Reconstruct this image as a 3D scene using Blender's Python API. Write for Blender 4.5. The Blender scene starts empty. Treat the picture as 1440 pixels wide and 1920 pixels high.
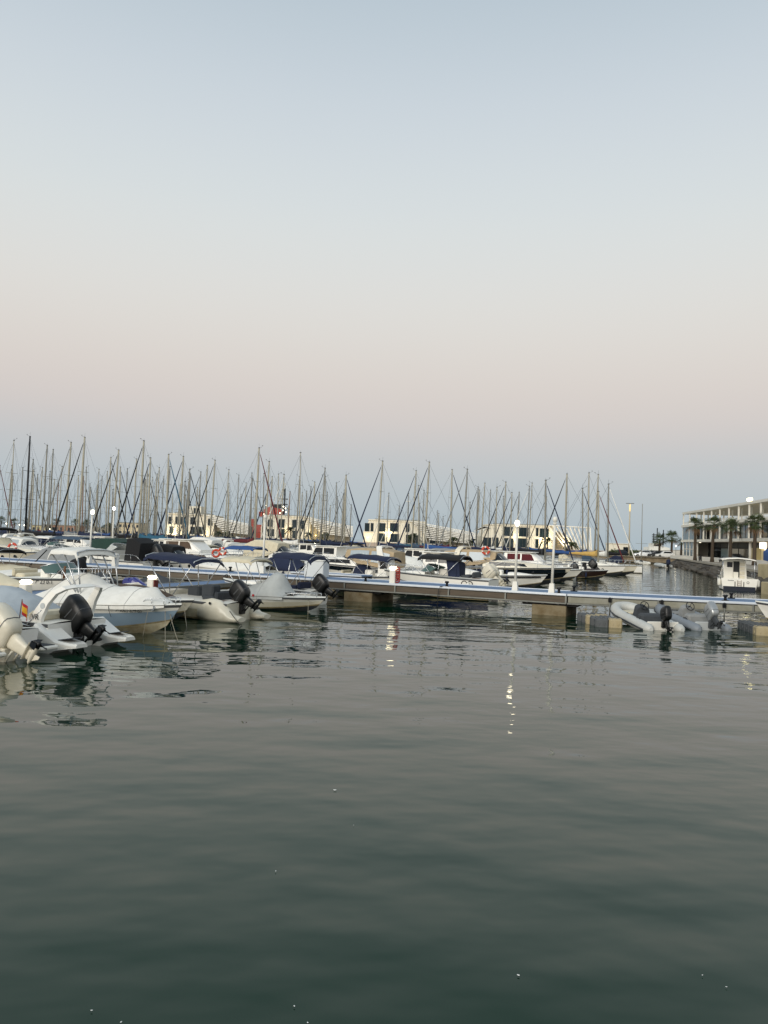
import bpy, math, random
from mathutils import Vector, Matrix, noise as mnoise
random.seed(7)
R = math.radians
scene = bpy.context.scene
COL = scene.collection

# ------------------------------------------------------------------ camera
CAM_H, PITCH, ROLL, F = 3.0, 2.10, 2.06, 1443.0
cd = bpy.data.cameras.new('camera'); cam = bpy.data.objects.new('camera', cd); COL.objects.link(cam)
cd.sensor_fit = 'HORIZONTAL'; cd.sensor_width = 36.0; cd.lens = 36.0 * F / 1440.0
cd.clip_start = 0.1; cd.clip_end = 20000
CM = Matrix.Translation((0, 0, CAM_H)) @ Matrix.Rotation(R(90 + PITCH), 4, 'X') @ Matrix.Rotation(R(ROLL), 4, 'Z')
cam.matrix_world = CM
scene.camera = cam

# ------------------------------------------------------------------ sky and light
def lin(c):
    c /= 255.0
    return c / 12.92 if c <= 0.04045 else ((c + 0.055) / 1.055) ** 2.4
def C(h):
    return (lin(int(h[0:2], 16)), lin(int(h[2:4], 16)), lin(int(h[4:6], 16)), 1.0)

world = bpy.data.worlds.new('World'); scene.world = world; world.use_nodes = True
wt = world.node_tree; wt.nodes.clear()
wo = wt.nodes.new('ShaderNodeOutputWorld'); bg = wt.nodes.new('ShaderNodeBackground')
tc = wt.nodes.new('ShaderNodeTexCoord'); sx = wt.nodes.new('ShaderNodeSeparateXYZ')
rp = wt.nodes.new('ShaderNodeValToRGB'); rp.color_ramp.interpolation = 'B_SPLINE'
SKY = [(0.0, 'aab9c1'), (0.05, 'b0bcc4'), (0.105, 'bdc0c4'), (0.155, 'd0c7c4'), (0.213, 'd8d0ca'), (0.277, 'dcd9d4'),
       (0.335, 'dadbd9'), (0.40, 'd6dcdd'), (0.50, 'c9d2da'), (0.583, 'bac7d0'), (0.80, 'a6b7c6'), (1.0, '99adc0')]
er = rp.color_ramp.elements
while len(er) > 2: er.remove(er[-1])
er[0].position, er[0].color = SKY[0][0], C(SKY[0][1]); er[1].position, er[1].color = SKY[-1][0], C(SKY[-1][1])
for p_, h_ in SKY[1:-1]:
    e = er.new(p_); e.color = C(h_)
nish = wt.nodes.new('ShaderNodeTexSky'); nish.sky_type = 'NISHITA'; nish.sun_disc = False
nish.sun_elevation = R(4); nish.sun_rotation = R(209); nish.air_density = 1.0; nish.dust_density = 1.5
nsc = wt.nodes.new('ShaderNodeMix'); nsc.data_type = 'RGBA'; nsc.blend_type = 'ADD'; nsc.inputs[0].default_value = 0.012
wt.links.new(tc.outputs['Generated'], sx.inputs[0]); wt.links.new(sx.outputs['Z'], rp.inputs[0])
wt.links.new(rp.outputs[0], nsc.inputs[6]); wt.links.new(nish.outputs[0], nsc.inputs[7])
wt.links.new(nsc.outputs[2], bg.inputs[0]); bg.inputs[1].default_value = 1.0
wt.links.new(bg.outputs[0], wo.inputs[0])

sd = bpy.data.lights.new('sun', 'SUN'); sd.energy = 2.2; sd.angle = R(40); sd.color = (1.0, 0.95, 0.86)
sun = bpy.data.objects.new('sun', sd); COL.objects.link(sun)
sun.rotation_euler = Vector((0.55, 1.0, -0.45)).to_track_quat('-Z', 'Y').to_euler()
scene.view_settings.view_transform = 'Standard'; scene.view_settings.look = 'None'
scene.view_settings.exposure = 0.0; scene.view_settings.gamma = 1.0

# ------------------------------------------------------------------ photo geometry -> world
def ray(x, y):
    return (CM.to_3x3() @ Vector(((x - 720) / F, (960 - y) / F, -1.0)))
def W(x, y, z=0.0):
    r = ray(x, y); t = (z - CAM_H) / r.z
    return Vector((r.x * t, r.y * t, z))
def D(x, y, d):
    r = ray(x, y); t = d / r.y
    return Vector((r.x * t, d, CAM_H + r.z * t))
def hz(x): return 1013 + 0.036 * (x - 720)

# ------------------------------------------------------------------ materials
_mats = {}
def mat(name, col, rough=0.5, metal=0.0, dirt=0.0, dscale=3.0, dcol='5a5348', bump=0.0, bscale=20.0, emit=None, estr=0.0,
        coat=0.0, stretch=(1, 1, 1), alpha=None, trans=0.0):
    if name in _mats: return _mats[name]
    m = bpy.data.materials.new(name); m.use_nodes = True; nt = m.node_tree; b = nt.nodes['Principled BSDF']
    b.inputs['Roughness'].default_value = rough; b.inputs['Metallic'].default_value = metal
    c = C(col) if isinstance(col, str) else col
    b.inputs['Base Color'].default_value = c
    if coat: b.inputs['Coat Weight'].default_value = coat
    if trans: b.inputs['Transmission Weight'].default_value = trans
    if emit:
        b.inputs['Emission Color'].default_value = C(emit); b.inputs['Emission Strength'].default_value = estr
    if dirt or bump:
        t = nt.nodes.new('ShaderNodeTexCoord'); mp = nt.nodes.new('ShaderNodeMapping'); mp.inputs['Scale'].default_value = stretch
        nt.links.new(t.outputs['Object'], mp.inputs[0])
    if dirt:
        n = nt.nodes.new('ShaderNodeTexNoise'); n.inputs['Scale'].default_value = dscale; n.inputs['Detail'].default_value = 6
        n.inputs['Roughness'].default_value = 0.65
        r = nt.nodes.new('ShaderNodeMapRange'); r.inputs[1].default_value = 0.42; r.inputs[2].default_value = 0.72
        r.inputs[3].default_value = 0.0; r.inputs[4].default_value = dirt
        mx = nt.nodes.new('ShaderNodeMix'); mx.data_type = 'RGBA'
        mx.inputs[6].default_value = c; mx.inputs[7].default_value = C(dcol)
        nt.links.new(mp.outputs[0], n.inputs['Vector']); nt.links.new(n.outputs[0], r.inputs[0])
        nt.links.new(r.outputs[0], mx.inputs[0]); nt.links.new(mx.outputs[2], b.inputs['Base Color'])
    if bump:
        n2 = nt.nodes.new('ShaderNodeTexNoise'); n2.inputs['Scale'].default_value = bscale; n2.inputs['Detail'].default_value = 4
        bp = nt.nodes.new('ShaderNodeBump'); bp.inputs['Strength'].default_value = 1.0; bp.inputs['Distance'].default_value = bump
        nt.links.new(mp.outputs[0], n2.inputs['Vector']); nt.links.new(n2.outputs[0], bp.inputs['Height'])
        nt.links.new(bp.outputs[0], b.inputs['Normal'])
    _mats[name] = m
    return m

GEL = mat('gelcoat_white', 'efece3', 0.28, dirt=0.14, dscale=1.3, dcol='b9b2a0', coat=0.3)
GELD = mat('deck_white', 'e8e5da', 0.5, dirt=0.2, dscale=2.2, dcol='aba48f')
CREAM = mat('gelcoat_cream', 'dfd8c4', 0.32, dirt=0.25, dscale=1.6, dcol='a99d84', coat=0.2)
GREYBLUE = mat('gelcoat_grey_blue', '8ba0b2', 0.3, dirt=0.15, dscale=1.5, dcol='7f8c94', coat=0.3)
LGREY = mat('gelcoat_light_grey', 'b9bdbd', 0.4, dirt=0.2, dscale=2, dcol='8d8f8c')
BLACKHULL = mat('gelcoat_black', '14161b', 0.2, coat=0.4)
NAVYHULL = mat('gelcoat_navy', '1b2440', 0.22, coat=0.4)
ANTI = mat('antifoul_dark', '23282e', 0.8, dirt=0.5, dscale=4, dcol='4b4a36')
ANTIB = mat('antifoul_blue', '1c2c52', 0.8, dirt=0.4, dscale=4, dcol='3c4236')
WATERMARK = mat('stained_boot_top', 'cfc5a8', 0.6, dirt=0.8, dscale=2.2, dcol='8d7242')
GRIME = mat('waterline_grime', '8c7f5e', 0.8, dirt=0.8, dscale=5, dcol='4a4128')
RUBBER = mat('rubber_black', '17181a', 0.65, dirt=0.3, dscale=5, dcol='3a3a38')
RUBG = mat('rub_rail_grey', '4a4c4e', 0.6)
SS = mat('stainless_tube', 'c9cbcc', 0.25, 0.9)
ALU = mat('anodised_aluminium', 'b9bbb8', 0.4, 0.55, dirt=0.25, dscale=2, dcol='8f8f86')
ALUD = mat('weathered_aluminium', '7d7e78', 0.55, 0.3, dirt=0.5, dscale=3, dcol='4c4b45')
BLKM = mat('black_metal', '121315', 0.45, 0.3)
GLASS = mat('tinted_glass', '10171c', 0.06, 0.0)
GLASSG = mat('green_tint_glass', '4c635f', 0.08, 0.0)
GLASSL = mat('pale_vinyl_window', 'a8b4ba', 0.12, 0.0)
ENGB = mat('engine_black', '070809', 0.42, dirt=0.15, dscale=4, dcol='1a1b1d')
ENGW = mat('engine_cream', 'd9d2bf', 0.35, dirt=0.25, dscale=4, dcol='a89d86')
ENGS = mat('engine_silver', 'a6a9aa', 0.3, 0.5, dirt=0.15, dscale=5, dcol='7a7c7c')
TEAK = mat('teak', '6d4a30', 0.7, dirt=0.5, dscale=6, dcol='3d2a1d')
ROPE = mat('rope', '9a927f', 0.9)
ROPED = mat('rope_dark', '4a4740', 0.9)
PLAST = mat('white_plastic', 'e2dfd5', 0.45, dirt=0.15, dscale=3, dcol='b7b09b')
def canvas(name, h, dc=None):
    return mat('canvas_' + name, h, 0.85, dirt=0.35, dscale=3.5, dcol=dc or '3a3a3a', bump=0.012, bscale=6.0)
NAVY = canvas('navy', '18233f', '0c1220'); BLACKC = canvas('black', '0f1013', '08090a'); WHITEC = canvas('white', 'e6e4dc', 'bdb9ae')
GREYC = canvas('grey', '8d8e8c', '666764'); BEIGE = canvas('beige', 'd6ccb2', 'a39878'); TAN = canvas('tan', 'b39f80', '7e6c52')
TEAL = canvas('teal', '285b73', '163647'); BLUE = canvas('blue', '2b4f86', '18305a'); MAROON = canvas('maroon', '5c1b21', '331012')
BROWN = canvas('brown', '5b4a3c', '352a22'); YELLOW = canvas('yellow', 'c9a55c', '8d7238'); PGREY = canvas('pale_grey', 'b6b8b4', '8c8d88')
DGREY = canvas('dark_grey', '3f4347', '25282b'); DGREEN = canvas('dark_green', '1d3b33', '10221d'); SLATE = canvas('slate_blue', '3c5064', '25323f')
ORANGE = mat('lifebuoy_orange', 'c9472c', 0.6, dirt=0.2, dscale=6, dcol='8f3a28')
RED = mat('red_paint', 'b3262a', 0.5)
LAMPW = mat('lamp_glow_white', 'fff4dd', 0.4, emit='fff1d0', estr=7)
LAMPP = mat('pedestal_glow', 'fff4dd', 0.4, emit='ffeec0', estr=5)

# ------------------------------------------------------------------ mesh builder
class MB:
    def __init__(s): s.v = []; s.f = []; s.m = []; s.sm = []
    def add(s, vs, fs, mi=0, smooth=False):
        o = len(s.v); s.v += [tuple(p) for p in vs]
        for f in fs: s.f.append(tuple(i + o for i in f)); s.m.append(mi); s.sm.append(smooth)
        return s
    def box(s, c, d, mi=0, rot=None, taper=1.0):
        x, y, z = d[0] / 2, d[1] / 2, d[2] / 2; t = taper
        vs = [(-x, -y, -z), (x, -y, -z), (x, y, -z), (-x, y, -z), (-x * t, -y * t, z), (x * t, -y * t, z), (x * t, y * t, z), (-x * t, y * t, z)]
        if rot is not None: vs = [rot @ Vector(p) for p in vs]
        vs = [(p[0] + c[0], p[1] + c[1], p[2] + c[2]) for p in vs]
        return s.add(vs, [(0, 3, 2, 1), (4, 5, 6, 7), (0, 1, 5, 4), (1, 2, 6, 5), (2, 3, 7, 6), (3, 0, 4, 7)], mi)
    def rbox(s, c, d, r=0.03, mi=0, rot=None):
        # box with bevelled edges: loft of chamfered rectangles
        x, y, z = d[0] / 2, d[1] / 2, d[2] / 2; r = min(r, x * .9, y * .9, z * .9)
        def ring(xx, yy, zz, q):
            return [(-xx + q, -yy, zz), (xx - q, -yy, zz), (xx, -yy + q, zz), (xx, yy - q, zz), (xx - q, yy, zz), (-xx + q, yy, zz), (-xx, yy - q, zz), (-xx, -yy + q, zz)]
        rings = [ring(x - r, y - r, -z, r * .5), ring(x, y, -z + r, r), ring(x, y, z - r, r), ring(x - r, y - r, z, r * .5)]
        out = []
        for rg in rings:
            q = [Vector(p) for p in rg]
            if rot is not None: q = [rot @ p for p in q]
            out.append([p + Vector(c) for p in q])
        return s.loft(out, mi=mi)
    def loft(s, rings, closed=True, cap=True, mi=0, smooth=False, capmi=None):
        n = len(rings[0]); vs = [p for r in rings for p in r]; fs = []
        for i in range(len(rings) - 1):
            for j in range(n if closed else n - 1):
                k = (j + 1) % n; fs.append((i * n + j, i * n + k, (i + 1) * n + k, (i + 1) * n + j))
        o = len(s.v); s.add(vs, fs, mi, smooth)
        if cap and closed:
            cm = mi if capmi is None else capmi
            s.f.append(tuple(o + j for j in reversed(range(n)))); s.m.append(cm); s.sm.append(False)
            s.f.append(tuple(o + (len(rings) - 1) * n + j for j in range(n))); s.m.append(cm); s.sm.append(False)
        return s
    def tube(s, pts, r, n=6, mi=0, r2=None, cap=True):
        pts = [Vector(p) for p in pts]; rings = []
        for i, p in enumerate(pts):
            a = pts[max(i - 1, 0)]; b = pts[min(i + 1, len(pts) - 1)]
            d = (b - a)
            if d.length < 1e-9: d = Vector((0, 0, 1))
            d.normalize(); up = Vector((0, 0, 1)) if abs(d.z) < 0.9 else Vector((1, 0, 0))
            u = d.cross(up).normalized(); w = d.cross(u)
            if isinstance(r, (list, tuple)): rr = r[i]
            else: rr = r if r2 is None else r + (r2 - r) * i / (len(pts) - 1)
            rings.append([p + (u * math.cos(2 * math.pi * k / n) + w * math.sin(2 * math.pi * k / n)) * rr for k in range(n)])
        return s.loft(rings, True, cap, mi, smooth=n > 4)
    def lathe(s, prof, c=(0, 0, 0), n=12, mi=0, axis='Z', rot=None):
        rings = []
        for r, h in prof:
            ring = []
            for k in range(n):
                a = 2 * math.pi * k / n; p = Vector((r * math.cos(a), r * math.sin(a), h))
                if axis == 'X': p = Vector((p.z, p.x, p.y))
                if axis == 'Y': p = Vector((p.x, p.z, p.y))
                if rot is not None: p = rot @ p
                ring.append(p + Vector(c))
            rings.append(ring)
        return s.loft(rings, True, True, mi, smooth=True)
    def torus(s, c, R_, r, n=16, m=6, mi=0, rot=None, mi2=None, sy=1.0):
        vs = []; fs = []; base = len(s.v)
        for i in range(n):
            a = 2 * math.pi * i / n
            for j in range(m):
                b = 2 * math.pi * j / m; p = Vector(((R_ + r * math.cos(b)) * math.cos(a), (R_ + r * math.cos(b)) * math.sin(a) * sy, r * math.sin(b)))
                if rot is not None: p = rot @ p
                vs.append(p + Vector(c))
        s.v += [tuple(p) for p in vs]
        for i in range(n):
            for j in range(m):
                s.f.append(tuple(base + q for q in (i * m + j, ((i + 1) % n) * m + j, ((i + 1) % n) * m + (j + 1) % m, i * m + (j + 1) % m)))
                s.m.append(mi2 if (mi2 is not None and (i % (n // 4)) < max(1, n // 16)) else mi); s.sm.append(True)
        return s
    def grid(s, P, mi=0, smooth=True, thick=0.0):
        nu, nv = len(P), len(P[0]); vs = [p for row in P for p in row]
        fs = [(i * nv + j, i * nv + j + 1, (i + 1) * nv + j + 1, (i + 1) * nv + j) for i in range(nu - 1) for j in range(nv - 1)]
        s.add(vs, fs, mi, smooth)
        if thick:
            vs2 = [(p[0], p[1], p[2] - thick) for p in vs]
            s.add(vs2, [tuple(reversed(f)) for f in fs], mi, smooth)
            o = len(s.v) - 2 * len(vs); n = len(vs)
            edge = [j for j in range(nv)] + [i * nv + nv - 1 for i in range(1, nu)] + [(nu - 1) * nv + j for j in range(nv - 2, -1, -1)] + [i * nv for i in range(nu - 2, 0, -1)]
            for a, b in zip(edge, edge[1:] + edge[:1]):
                s.f.append((o + a, o + a + n, o + b + n, o + b)); s.m.append(mi); s.sm.append(False)
        return s
    def quad(s, a, b, c, d, mi=0): return s.add([a, b, c, d], [(0, 1, 2, 3)], mi)
    def xf(s, M):
        s.v = [tuple(M @ Vector(p)) for p in s.v]; return s
    def mesh(s, name, mats):
        me = bpy.data.meshes.new(name); me.from_pydata(s.v, [], s.f)
        mats = mats if isinstance(mats, (list, tuple)) else [mats]
        for m in mats: me.materials.append(m)
        me.polygons.foreach_set('material_index', [min(i, len(mats) - 1) for i in s.m])
        me.polygons.foreach_set('use_smooth', s.sm); me.update()
        return me
    def obj(s, name, mats, parent=None):
        o = bpy.data.objects.new(name, s.mesh(name, mats)); COL.objects.link(o)
        if parent is not None: o.parent = parent
        return o

def tag(o, label=None, cat=None, group=None, kind=None):
    if label: o['label'] = label
    if cat: o['category'] = cat
    if group: o['group'] = group
    if kind: o['kind'] = kind
    return o
def empty(name, loc, rz=0.0, label=None, cat=None, group=None):
    o = bpy.data.objects.new(name, None); COL.objects.link(o); o.location = loc; o.rotation_euler = (0, 0, rz)
    o.empty_display_size = 0.2
    return tag(o, label, cat, group)
def text(name, body, size, mtl, parent, loc, rot, ext=0.002, sx=1.0):
    cu = bpy.data.curves.new(name, 'FONT'); cu.body = body; cu.size = size; cu.extrude = ext; cu.align_x = 'CENTER'; cu.align_y = 'CENTER'
    cu.materials.append(mtl); cu.resolution_u = 3; t_ = bpy.data.objects.new(name, cu); COL.objects.link(t_); bpy.context.view_layer.update()
    me = bpy.data.meshes.new_from_object(t_.evaluated_get(bpy.context.evaluated_depsgraph_get())); me.name = name
    bpy.data.objects.remove(t_); o = bpy.data.objects.new(name, me); COL.objects.link(o); o.parent = parent
    o.location = loc; o.rotation_euler = rot; o.scale = (sx, 1, 1); return o
def lerp(a, b, t): return a + (b - a) * t
def sstep(t): t = max(0.0, min(1.0, t)); return t * t * (3 - 2 * t)
# ------------------------------------------------------------------ water
def build_water():
    nt_m = bpy.data.materials.new('harbour_water'); nt_m.use_nodes = True; nt = nt_m.node_tree; b = nt.nodes['Principled BSDF']
    b.inputs['Base Color'].default_value = (0.003, 0.023, 0.0115, 1); b.inputs['Roughness'].default_value = 0.02; b.inputs['IOR'].default_value = 1.35; b.inputs['Specular Tint'].default_value = (.90, 1.0, .82, 1)
    t = nt.nodes.new('ShaderNodeTexCoord')
    def layer(scale, stretch, rot, dist, detail, prev=None):
        mp = nt.nodes.new('ShaderNodeMapping'); mp.inputs['Scale'].default_value = stretch; mp.inputs['Rotation'].default_value = (0, 0, R(rot))
        n = nt.nodes.new('ShaderNodeTexNoise'); n.inputs['Scale'].default_value = scale; n.inputs['Detail'].default_value = detail
        n.inputs['Roughness'].default_value = 0.45
        bp = nt.nodes.new('ShaderNodeBump'); bp.inputs['Strength'].default_value = 1.0; bp.inputs['Distance'].default_value = dist
        nt.links.new(t.outputs['Object'], mp.inputs[0]); nt.links.new(mp.outputs[0], n.inputs['Vector']); nt.links.new(n.outputs[0], bp.inputs['Height'])
        if prev: nt.links.new(prev.outputs[0], bp.inputs['Normal'])
        return bp
    l1 = layer(0.55, (0.7, 1.2, 1), 12, 0.060, 1.0)
    l2 = layer(1.7, (0.75, 1.15, 1), -18, 0.017, 1.5, l1)
    l3 = layer(5.5, (0.7, 1.2, 1), 8, 0.0055, 2.0, l2)
    pm = nt.nodes.new('ShaderNodeTexNoise'); pm.inputs['Scale'].default_value = 0.055; pm.inputs['Detail'].default_value = 2
    pr = nt.nodes.new('ShaderNodeMapRange'); pr.inputs[1].default_value = 0.45; pr.inputs[2].default_value = 0.62
    nt.links.new(t.outputs['Object'], pm.inputs['Vector']); nt.links.new(pm.outputs[0], pr.inputs[0]); nt.links.new(pr.outputs[0], l3.inputs['Strength'])
    nt.links.new(l3.outputs[0], b.inputs['Normal'])
    m = MB()
    ys = [-40, -10, 0, 3, 6, 10, 15, 22, 32, 50, 80, 130, 220, 500, 1200, 4000, 14000]
    for y0, y1 in zip(ys, ys[1:]):
        w = max(60, y1 * 1.3)
    xs = [-14000, -2000, -500, -150, -60, -25, 0, 25, 60, 150, 500, 2000, 14000]
    m.grid([[(x, y, 0.0) for x in xs] for y in ys], smooth=False)
    o = m.obj('water', nt_m); tag(o, kind='structure')
    return o
build_water()

# ------------------------------------------------------------------ pontoons
DZ = 0.95
DECKB = mat('blue_deck_carpet', '5d7899', 0.7, dirt=0.35, dscale=1.1, dcol='4f6480', bump=0.004, bscale=60)
DECKB2 = mat('blue_deck_carpet_worn', '667f9c', 0.75, dirt=0.45, dscale=0.9, dcol='55697f', bump=0.004, bscale=60)
EDGEW = mat('deck_edge_profile', 'd3d9e0', 0.35, 0.1, dirt=0.2, dscale=3, dcol='b9bdc2')
FASC = mat('fascia_wood', '5c5144', 0.8, dirt=0.7, dscale=2.2, dcol='3e362d', bump=0.01, bscale=9, stretch=(0.4, 1, 4))
FASC2 = mat('fascia_wood_grey', '6d6456', 0.8, dirt=0.7, dscale=2.0, dcol='4c443a', bump=0.01, bscale=9, stretch=(0.4, 1, 4))
FASG = mat('fascia_grey_panel', '8f8d80', 0.7, dirt=0.7, dscale=1.6, dcol='6f6a52', bump=0.006, bscale=7)
CONC = mat('float_concrete', '7f735b', 0.9, dirt=0.9, dscale=2.4, dcol='5e4c2c', bump=0.02, bscale=8)
CONCW = mat('float_weed', '4d4226', 0.95, dirt=0.9, dscale=6, dcol='23240f', bump=0.03, bscale=14)
DARKB = mat('underdeck_shade', '100f0e', 0.9)  # near-black colour carries the shade of the recess under the deck
def pontoon(a, b, label, width=2.8, floats=(), grey=False, plen=2.7, offset=0.0):
    a = Vector(a); b = Vector(b); d = b - a; L = d.length; ang = math.atan2(d.y, d.x)
    root = empty('pontoon', (a.x, a.y, 0), ang, label, 'pontoon')
    # local: x along, y to the far side (0 = near edge)
    nd = max(1, int(round(L / 2.7)))
    for k in range(nd): MB().box((L * (k + .5) / nd, width / 2, DZ - .035 - .004 * (k % 2)), (L / nd - .025, width - .14, .07)).obj('deck_panel', DECKB if k % 3 else DECKB2, root)
    MB().box((L / 2, width / 2, DZ - .085), (L, width - .16, .02)).obj('deck_frame', ALUD, root)
    for y, w_ in ((0.05, .10), (width - .03, .06)):
        m = MB(); m.rbox((L / 2, y, DZ - .02), (L - .01, w_, .10), .015); m.obj('edge_strip', EDGEW, root)
    n = max(1, int(round((L - offset) / plen)))
    xs = [0] + [offset + (L - offset) * i / n for i in range(0 if offset > .5 else 1, n + 1)]
    mesh_c = {}
    for x0, x1 in zip(xs, xs[1:]):
        w = x1 - x0 - .09
        for y in (0.035, width - .035):
            mt = FASG if grey else random.choice([FASC, FASC2, FASC])
            MB().rbox(((x0 + x1) / 2, y, DZ - .235), (w, .06, .25), .012).obj('fascia_board', mt, root)
        MB().box((x1 - .02, .028, DZ - .235), (.07, .07, .31)).obj('fascia_post', ALUD, root)
    for y in (0.06, width - .06):
        MB().box((L / 2, y, DZ - .395), (L - .02, .12, .06)).obj('lower_flange', ALUD, root)
    m = MB()
    for y in (.35, width / 2, width - .35): m.box((L / 2, y, DZ - .27), (L - .04, .12, .38))
    m.obj('beam', DARKB, root)
    x = .45; m = MB()
    while x < L: m.box((x, .06, DZ - .44), (.07, .05, .05)); x += .68
    m.obj('bolt_row', BLKM, root)['kind'] = 'stuff'
    for fx in floats:
        m = MB(); w2 = 1.5
        m.rbox((fx, width / 2, .19), (w2, width - .12, .5), .03, 0); m.rbox((fx, width / 2, -.16), (w2 + .01, width - .11, .30), .03, 1)
        m.rbox((fx, width / 2, DZ - .49), (w2 + .9, width - .3, .10), .02, 2)
        m.obj('float', [CONC, CONCW, DARKB], root)
    return root
PA0 = W(0, 1050.5, DZ); PA1 = W(1062, 1114.6, DZ); PB1 = W(1440, 1132, DZ)
dA = (PA1 - PA0).normalized(); PA0x = PA0 - dA * 9
dB = (PB1 - PA1).normalized()
PONT_ANG = math.atan2(dA.y, dA.x); AX = Vector((dA.x, dA.y, 0)); NX = Vector((-dA.y, dA.x, 0))
LA = (PA1 - PA0x).length
pontoon(PA0x, PA1, 'long floating pontoon with blue deck and brown wooden fascia crossing the harbour', floats=[LA - .75 - 9.2 * k for k in range(5)], offset=.4)
pontoon(PA1 + dB * .03, PB1 + dB * 7, 'blue decked pontoon with grey fascia behind the two inflatable dinghies', grey=True, plen=3.4, floats=[12.5])
fa = W(572, 1074, DZ)
pontoon(fa - AX * 1.0, fa + AX * 3.6, 'short blue decked pontoon piece behind the white dock locker', width=1.6, floats=[2.3])
# hidden finger that carries the boats on the left
def finger():
    a = Vector((-6.6, 39.0, 0)); d = -NX; L = 26.0; ang = math.atan2(d.y, d.x)
    root = empty('finger_pontoon', (a.x, a.y, 0), ang, 'narrow finger pontoon between the moored motor boats at the left', 'pontoon')
    MB().box((L / 2, 0, .70), (L, 1.5, .08)).obj('deck_carpet', DECKB, root)
    for y in (-.8, .8): MB().rbox((L / 2, y, .66), (L, .1, .2), .015).obj('edge_strip', ALUD, root)
    for k in range(4): MB().rbox((3 + 6.5 * k, 0, .25), (1.4, 1.4, .74), .03).obj('float', CONC, root)
    return a, d
finger()

def along(px_): # point on pontoon A near edge below photo column px_
    p = PA0 + (PA1 - PA0) * 0
    r = ray(px_, 1013); # intersect vertical plane through pixel column with near edge
    best = None
    lo, hi = -10.0, LA
    for _ in range(40):
        mid = (lo + hi) / 2; q = PA0x + dA * mid
        if q.x / q.y < r.x / r.y: lo = mid
        else: hi = mid
    return lo
def on_pontoon(px_, w=0.5, z=DZ):
    s_ = along(px_); q = PA0x + dA * s_ + NX * w; return Vector((q.x, q.y, z))

# lamp posts
def lamp_post(loc, H, label, lit=True, lean=(0, 0)):
    r = empty('lamp_post', loc, 0, label, 'lamp post', 'lamp posts on the pontoons'); r.rotation_euler = (lean[0], lean[1], PONT_ANG)
    MB().box((0, 0, .22), (.26, .26, .40), taper=.72).obj('pedestal', PLAST, r)
    MB().tube([(0, 0, .4), (0, 0, H * .55), (0, 0, H - .2)], .062, 8, r2=.05).obj('post', PLAST, r)
    m = MB().lathe([(.001, -.02), (.10, 0), (.10, .05), (.06, .06)], (0, 0, H - .22), 10); m.obj('collar', PLAST, r)
    g = MB().lathe([(.03, 0), (.085, .05), (.11, .13), (.10, .20), (.06, .26), (.001, .275)], (0, 0, H - .16), 10)
    g.obj('globe', LAMPW if lit else PLAST, r)
    return r
lamp_post(on_pontoon(965, .35), 3.05, 'lit white lamp post on the pontoon, nearer the centre of the photograph', True, (0, .004))
lamp_post(on_pontoon(1034, .35), 3.25, 'unlit white lamp post at the bend of the blue pontoon', False, (0, .02))
lamp_post(on_pontoon(452, 2.2), 3.1, 'white lamp post rising behind the cream bimini', False, (0, .006))
lamp_post(on_pontoon(114, 2.3), 3.15, 'lit white lamp post standing beside the grey tarpaulin boat at far left', True, (0, .02))
lp = D(209, 1052, 62); lamp_post((lp.x, lp.y, .9), 3.9, 'distant lit lamp post among the masts, left of the white building', True)

def pedestal(loc, label, h=.85, w=.30, hose=True, lit=True):
    r = empty('service_pedestal', loc, PONT_ANG, label, 'pedestal', 'service pedestals on the pontoons')
    MB().rbox((0, 0, h * .4), (w, w, h * .8), .03).obj('post', PLAST, r)
    MB().rbox((0, 0, h * .9), (w * 1.05, w * 1.05, h * .2), .05).obj('light_head', LAMPP if lit else PLAST, r)
    if hose:
        m = MB()
        for k in range(6): m.torus((w * .75, -.02, .18 + .1 * k), .12, .035, 10, 5, rot=Matrix.Rotation(R(80), 3, 'X'))
        m.obj('hose_coil', mat('hose_red', '8c2d22', .6), r)
    return r
pedestal(on_pontoon(735, .3), 'lit white service pedestal with coiled red hose on the pontoon', .82)
pedestal(on_pontoon(206, .5), 'white service pedestal with round cap on the pontoon at left', .75, hose=False, lit=False)
pd = D(285, 1104, 29.5); rp_ = pedestal((pd.x, pd.y, .72), 'lit pedestal with dark red side behind the white covered boat', .62, hose=False)
MB().box((.17, 0, .24), (.05, .22, .40)).obj('side_panel', mat('panel_dark_red', '6b2420', .6), rp_)
pd = D(48, 1108, 24.5); pedestal((pd.x, pd.y, .72), 'lit service pedestal at the far left among the boat covers', .62, hose=False)

def cleat(loc, rz, label):
    r = empty('mooring_bollard', loc, rz, label, 'bollard', 'black mooring bollards along the pontoon edges')
    MB().rbox((0, 0, .02), (.30, .22, .04), .01).obj('base_plate', BLKM, r)
    MB().lathe([(.07, .03), (.06, .10), (.055, .17), (.10, .20), (.10, .25), (.06, .27)], n=10).obj('horn', BLKM, r)
for x_, w_, l_ in [(685, .2, 'black bollard on the pontoon edge left of the red hose pedestal'), (838, .2, 'black bollard on the pontoon edge below the boat with oval decals'),
                   (1049, .2, 'black bollard on the pontoon edge beside the unlit lamp post'), (383, 2.5, 'black bollard on the pontoon under the navy bimini')]:
    cleat(on_pontoon(x_, w_), PONT_ANG, l_)
def onB(x_, w):
    q = W(x_, 1114.6 + (x_ - 1062) / 378 * 17.4, DZ) + Vector((-dB.y, dB.x, 0)) * w; return Vector((q.x, q.y, DZ))
for x_, w_, l_ in [(1085, 2.6, 'black bollard on the far pontoon edge right of the lamp posts'), (1366, .5, 'black bollard on the grey fascia pontoon, left of the white bow'),
                   (1404, 2.6, 'black bollard on the far edge of the pontoon nearest the right')]:
    cleat(onB(x_, w_), PONT_ANG, l_)
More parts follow.
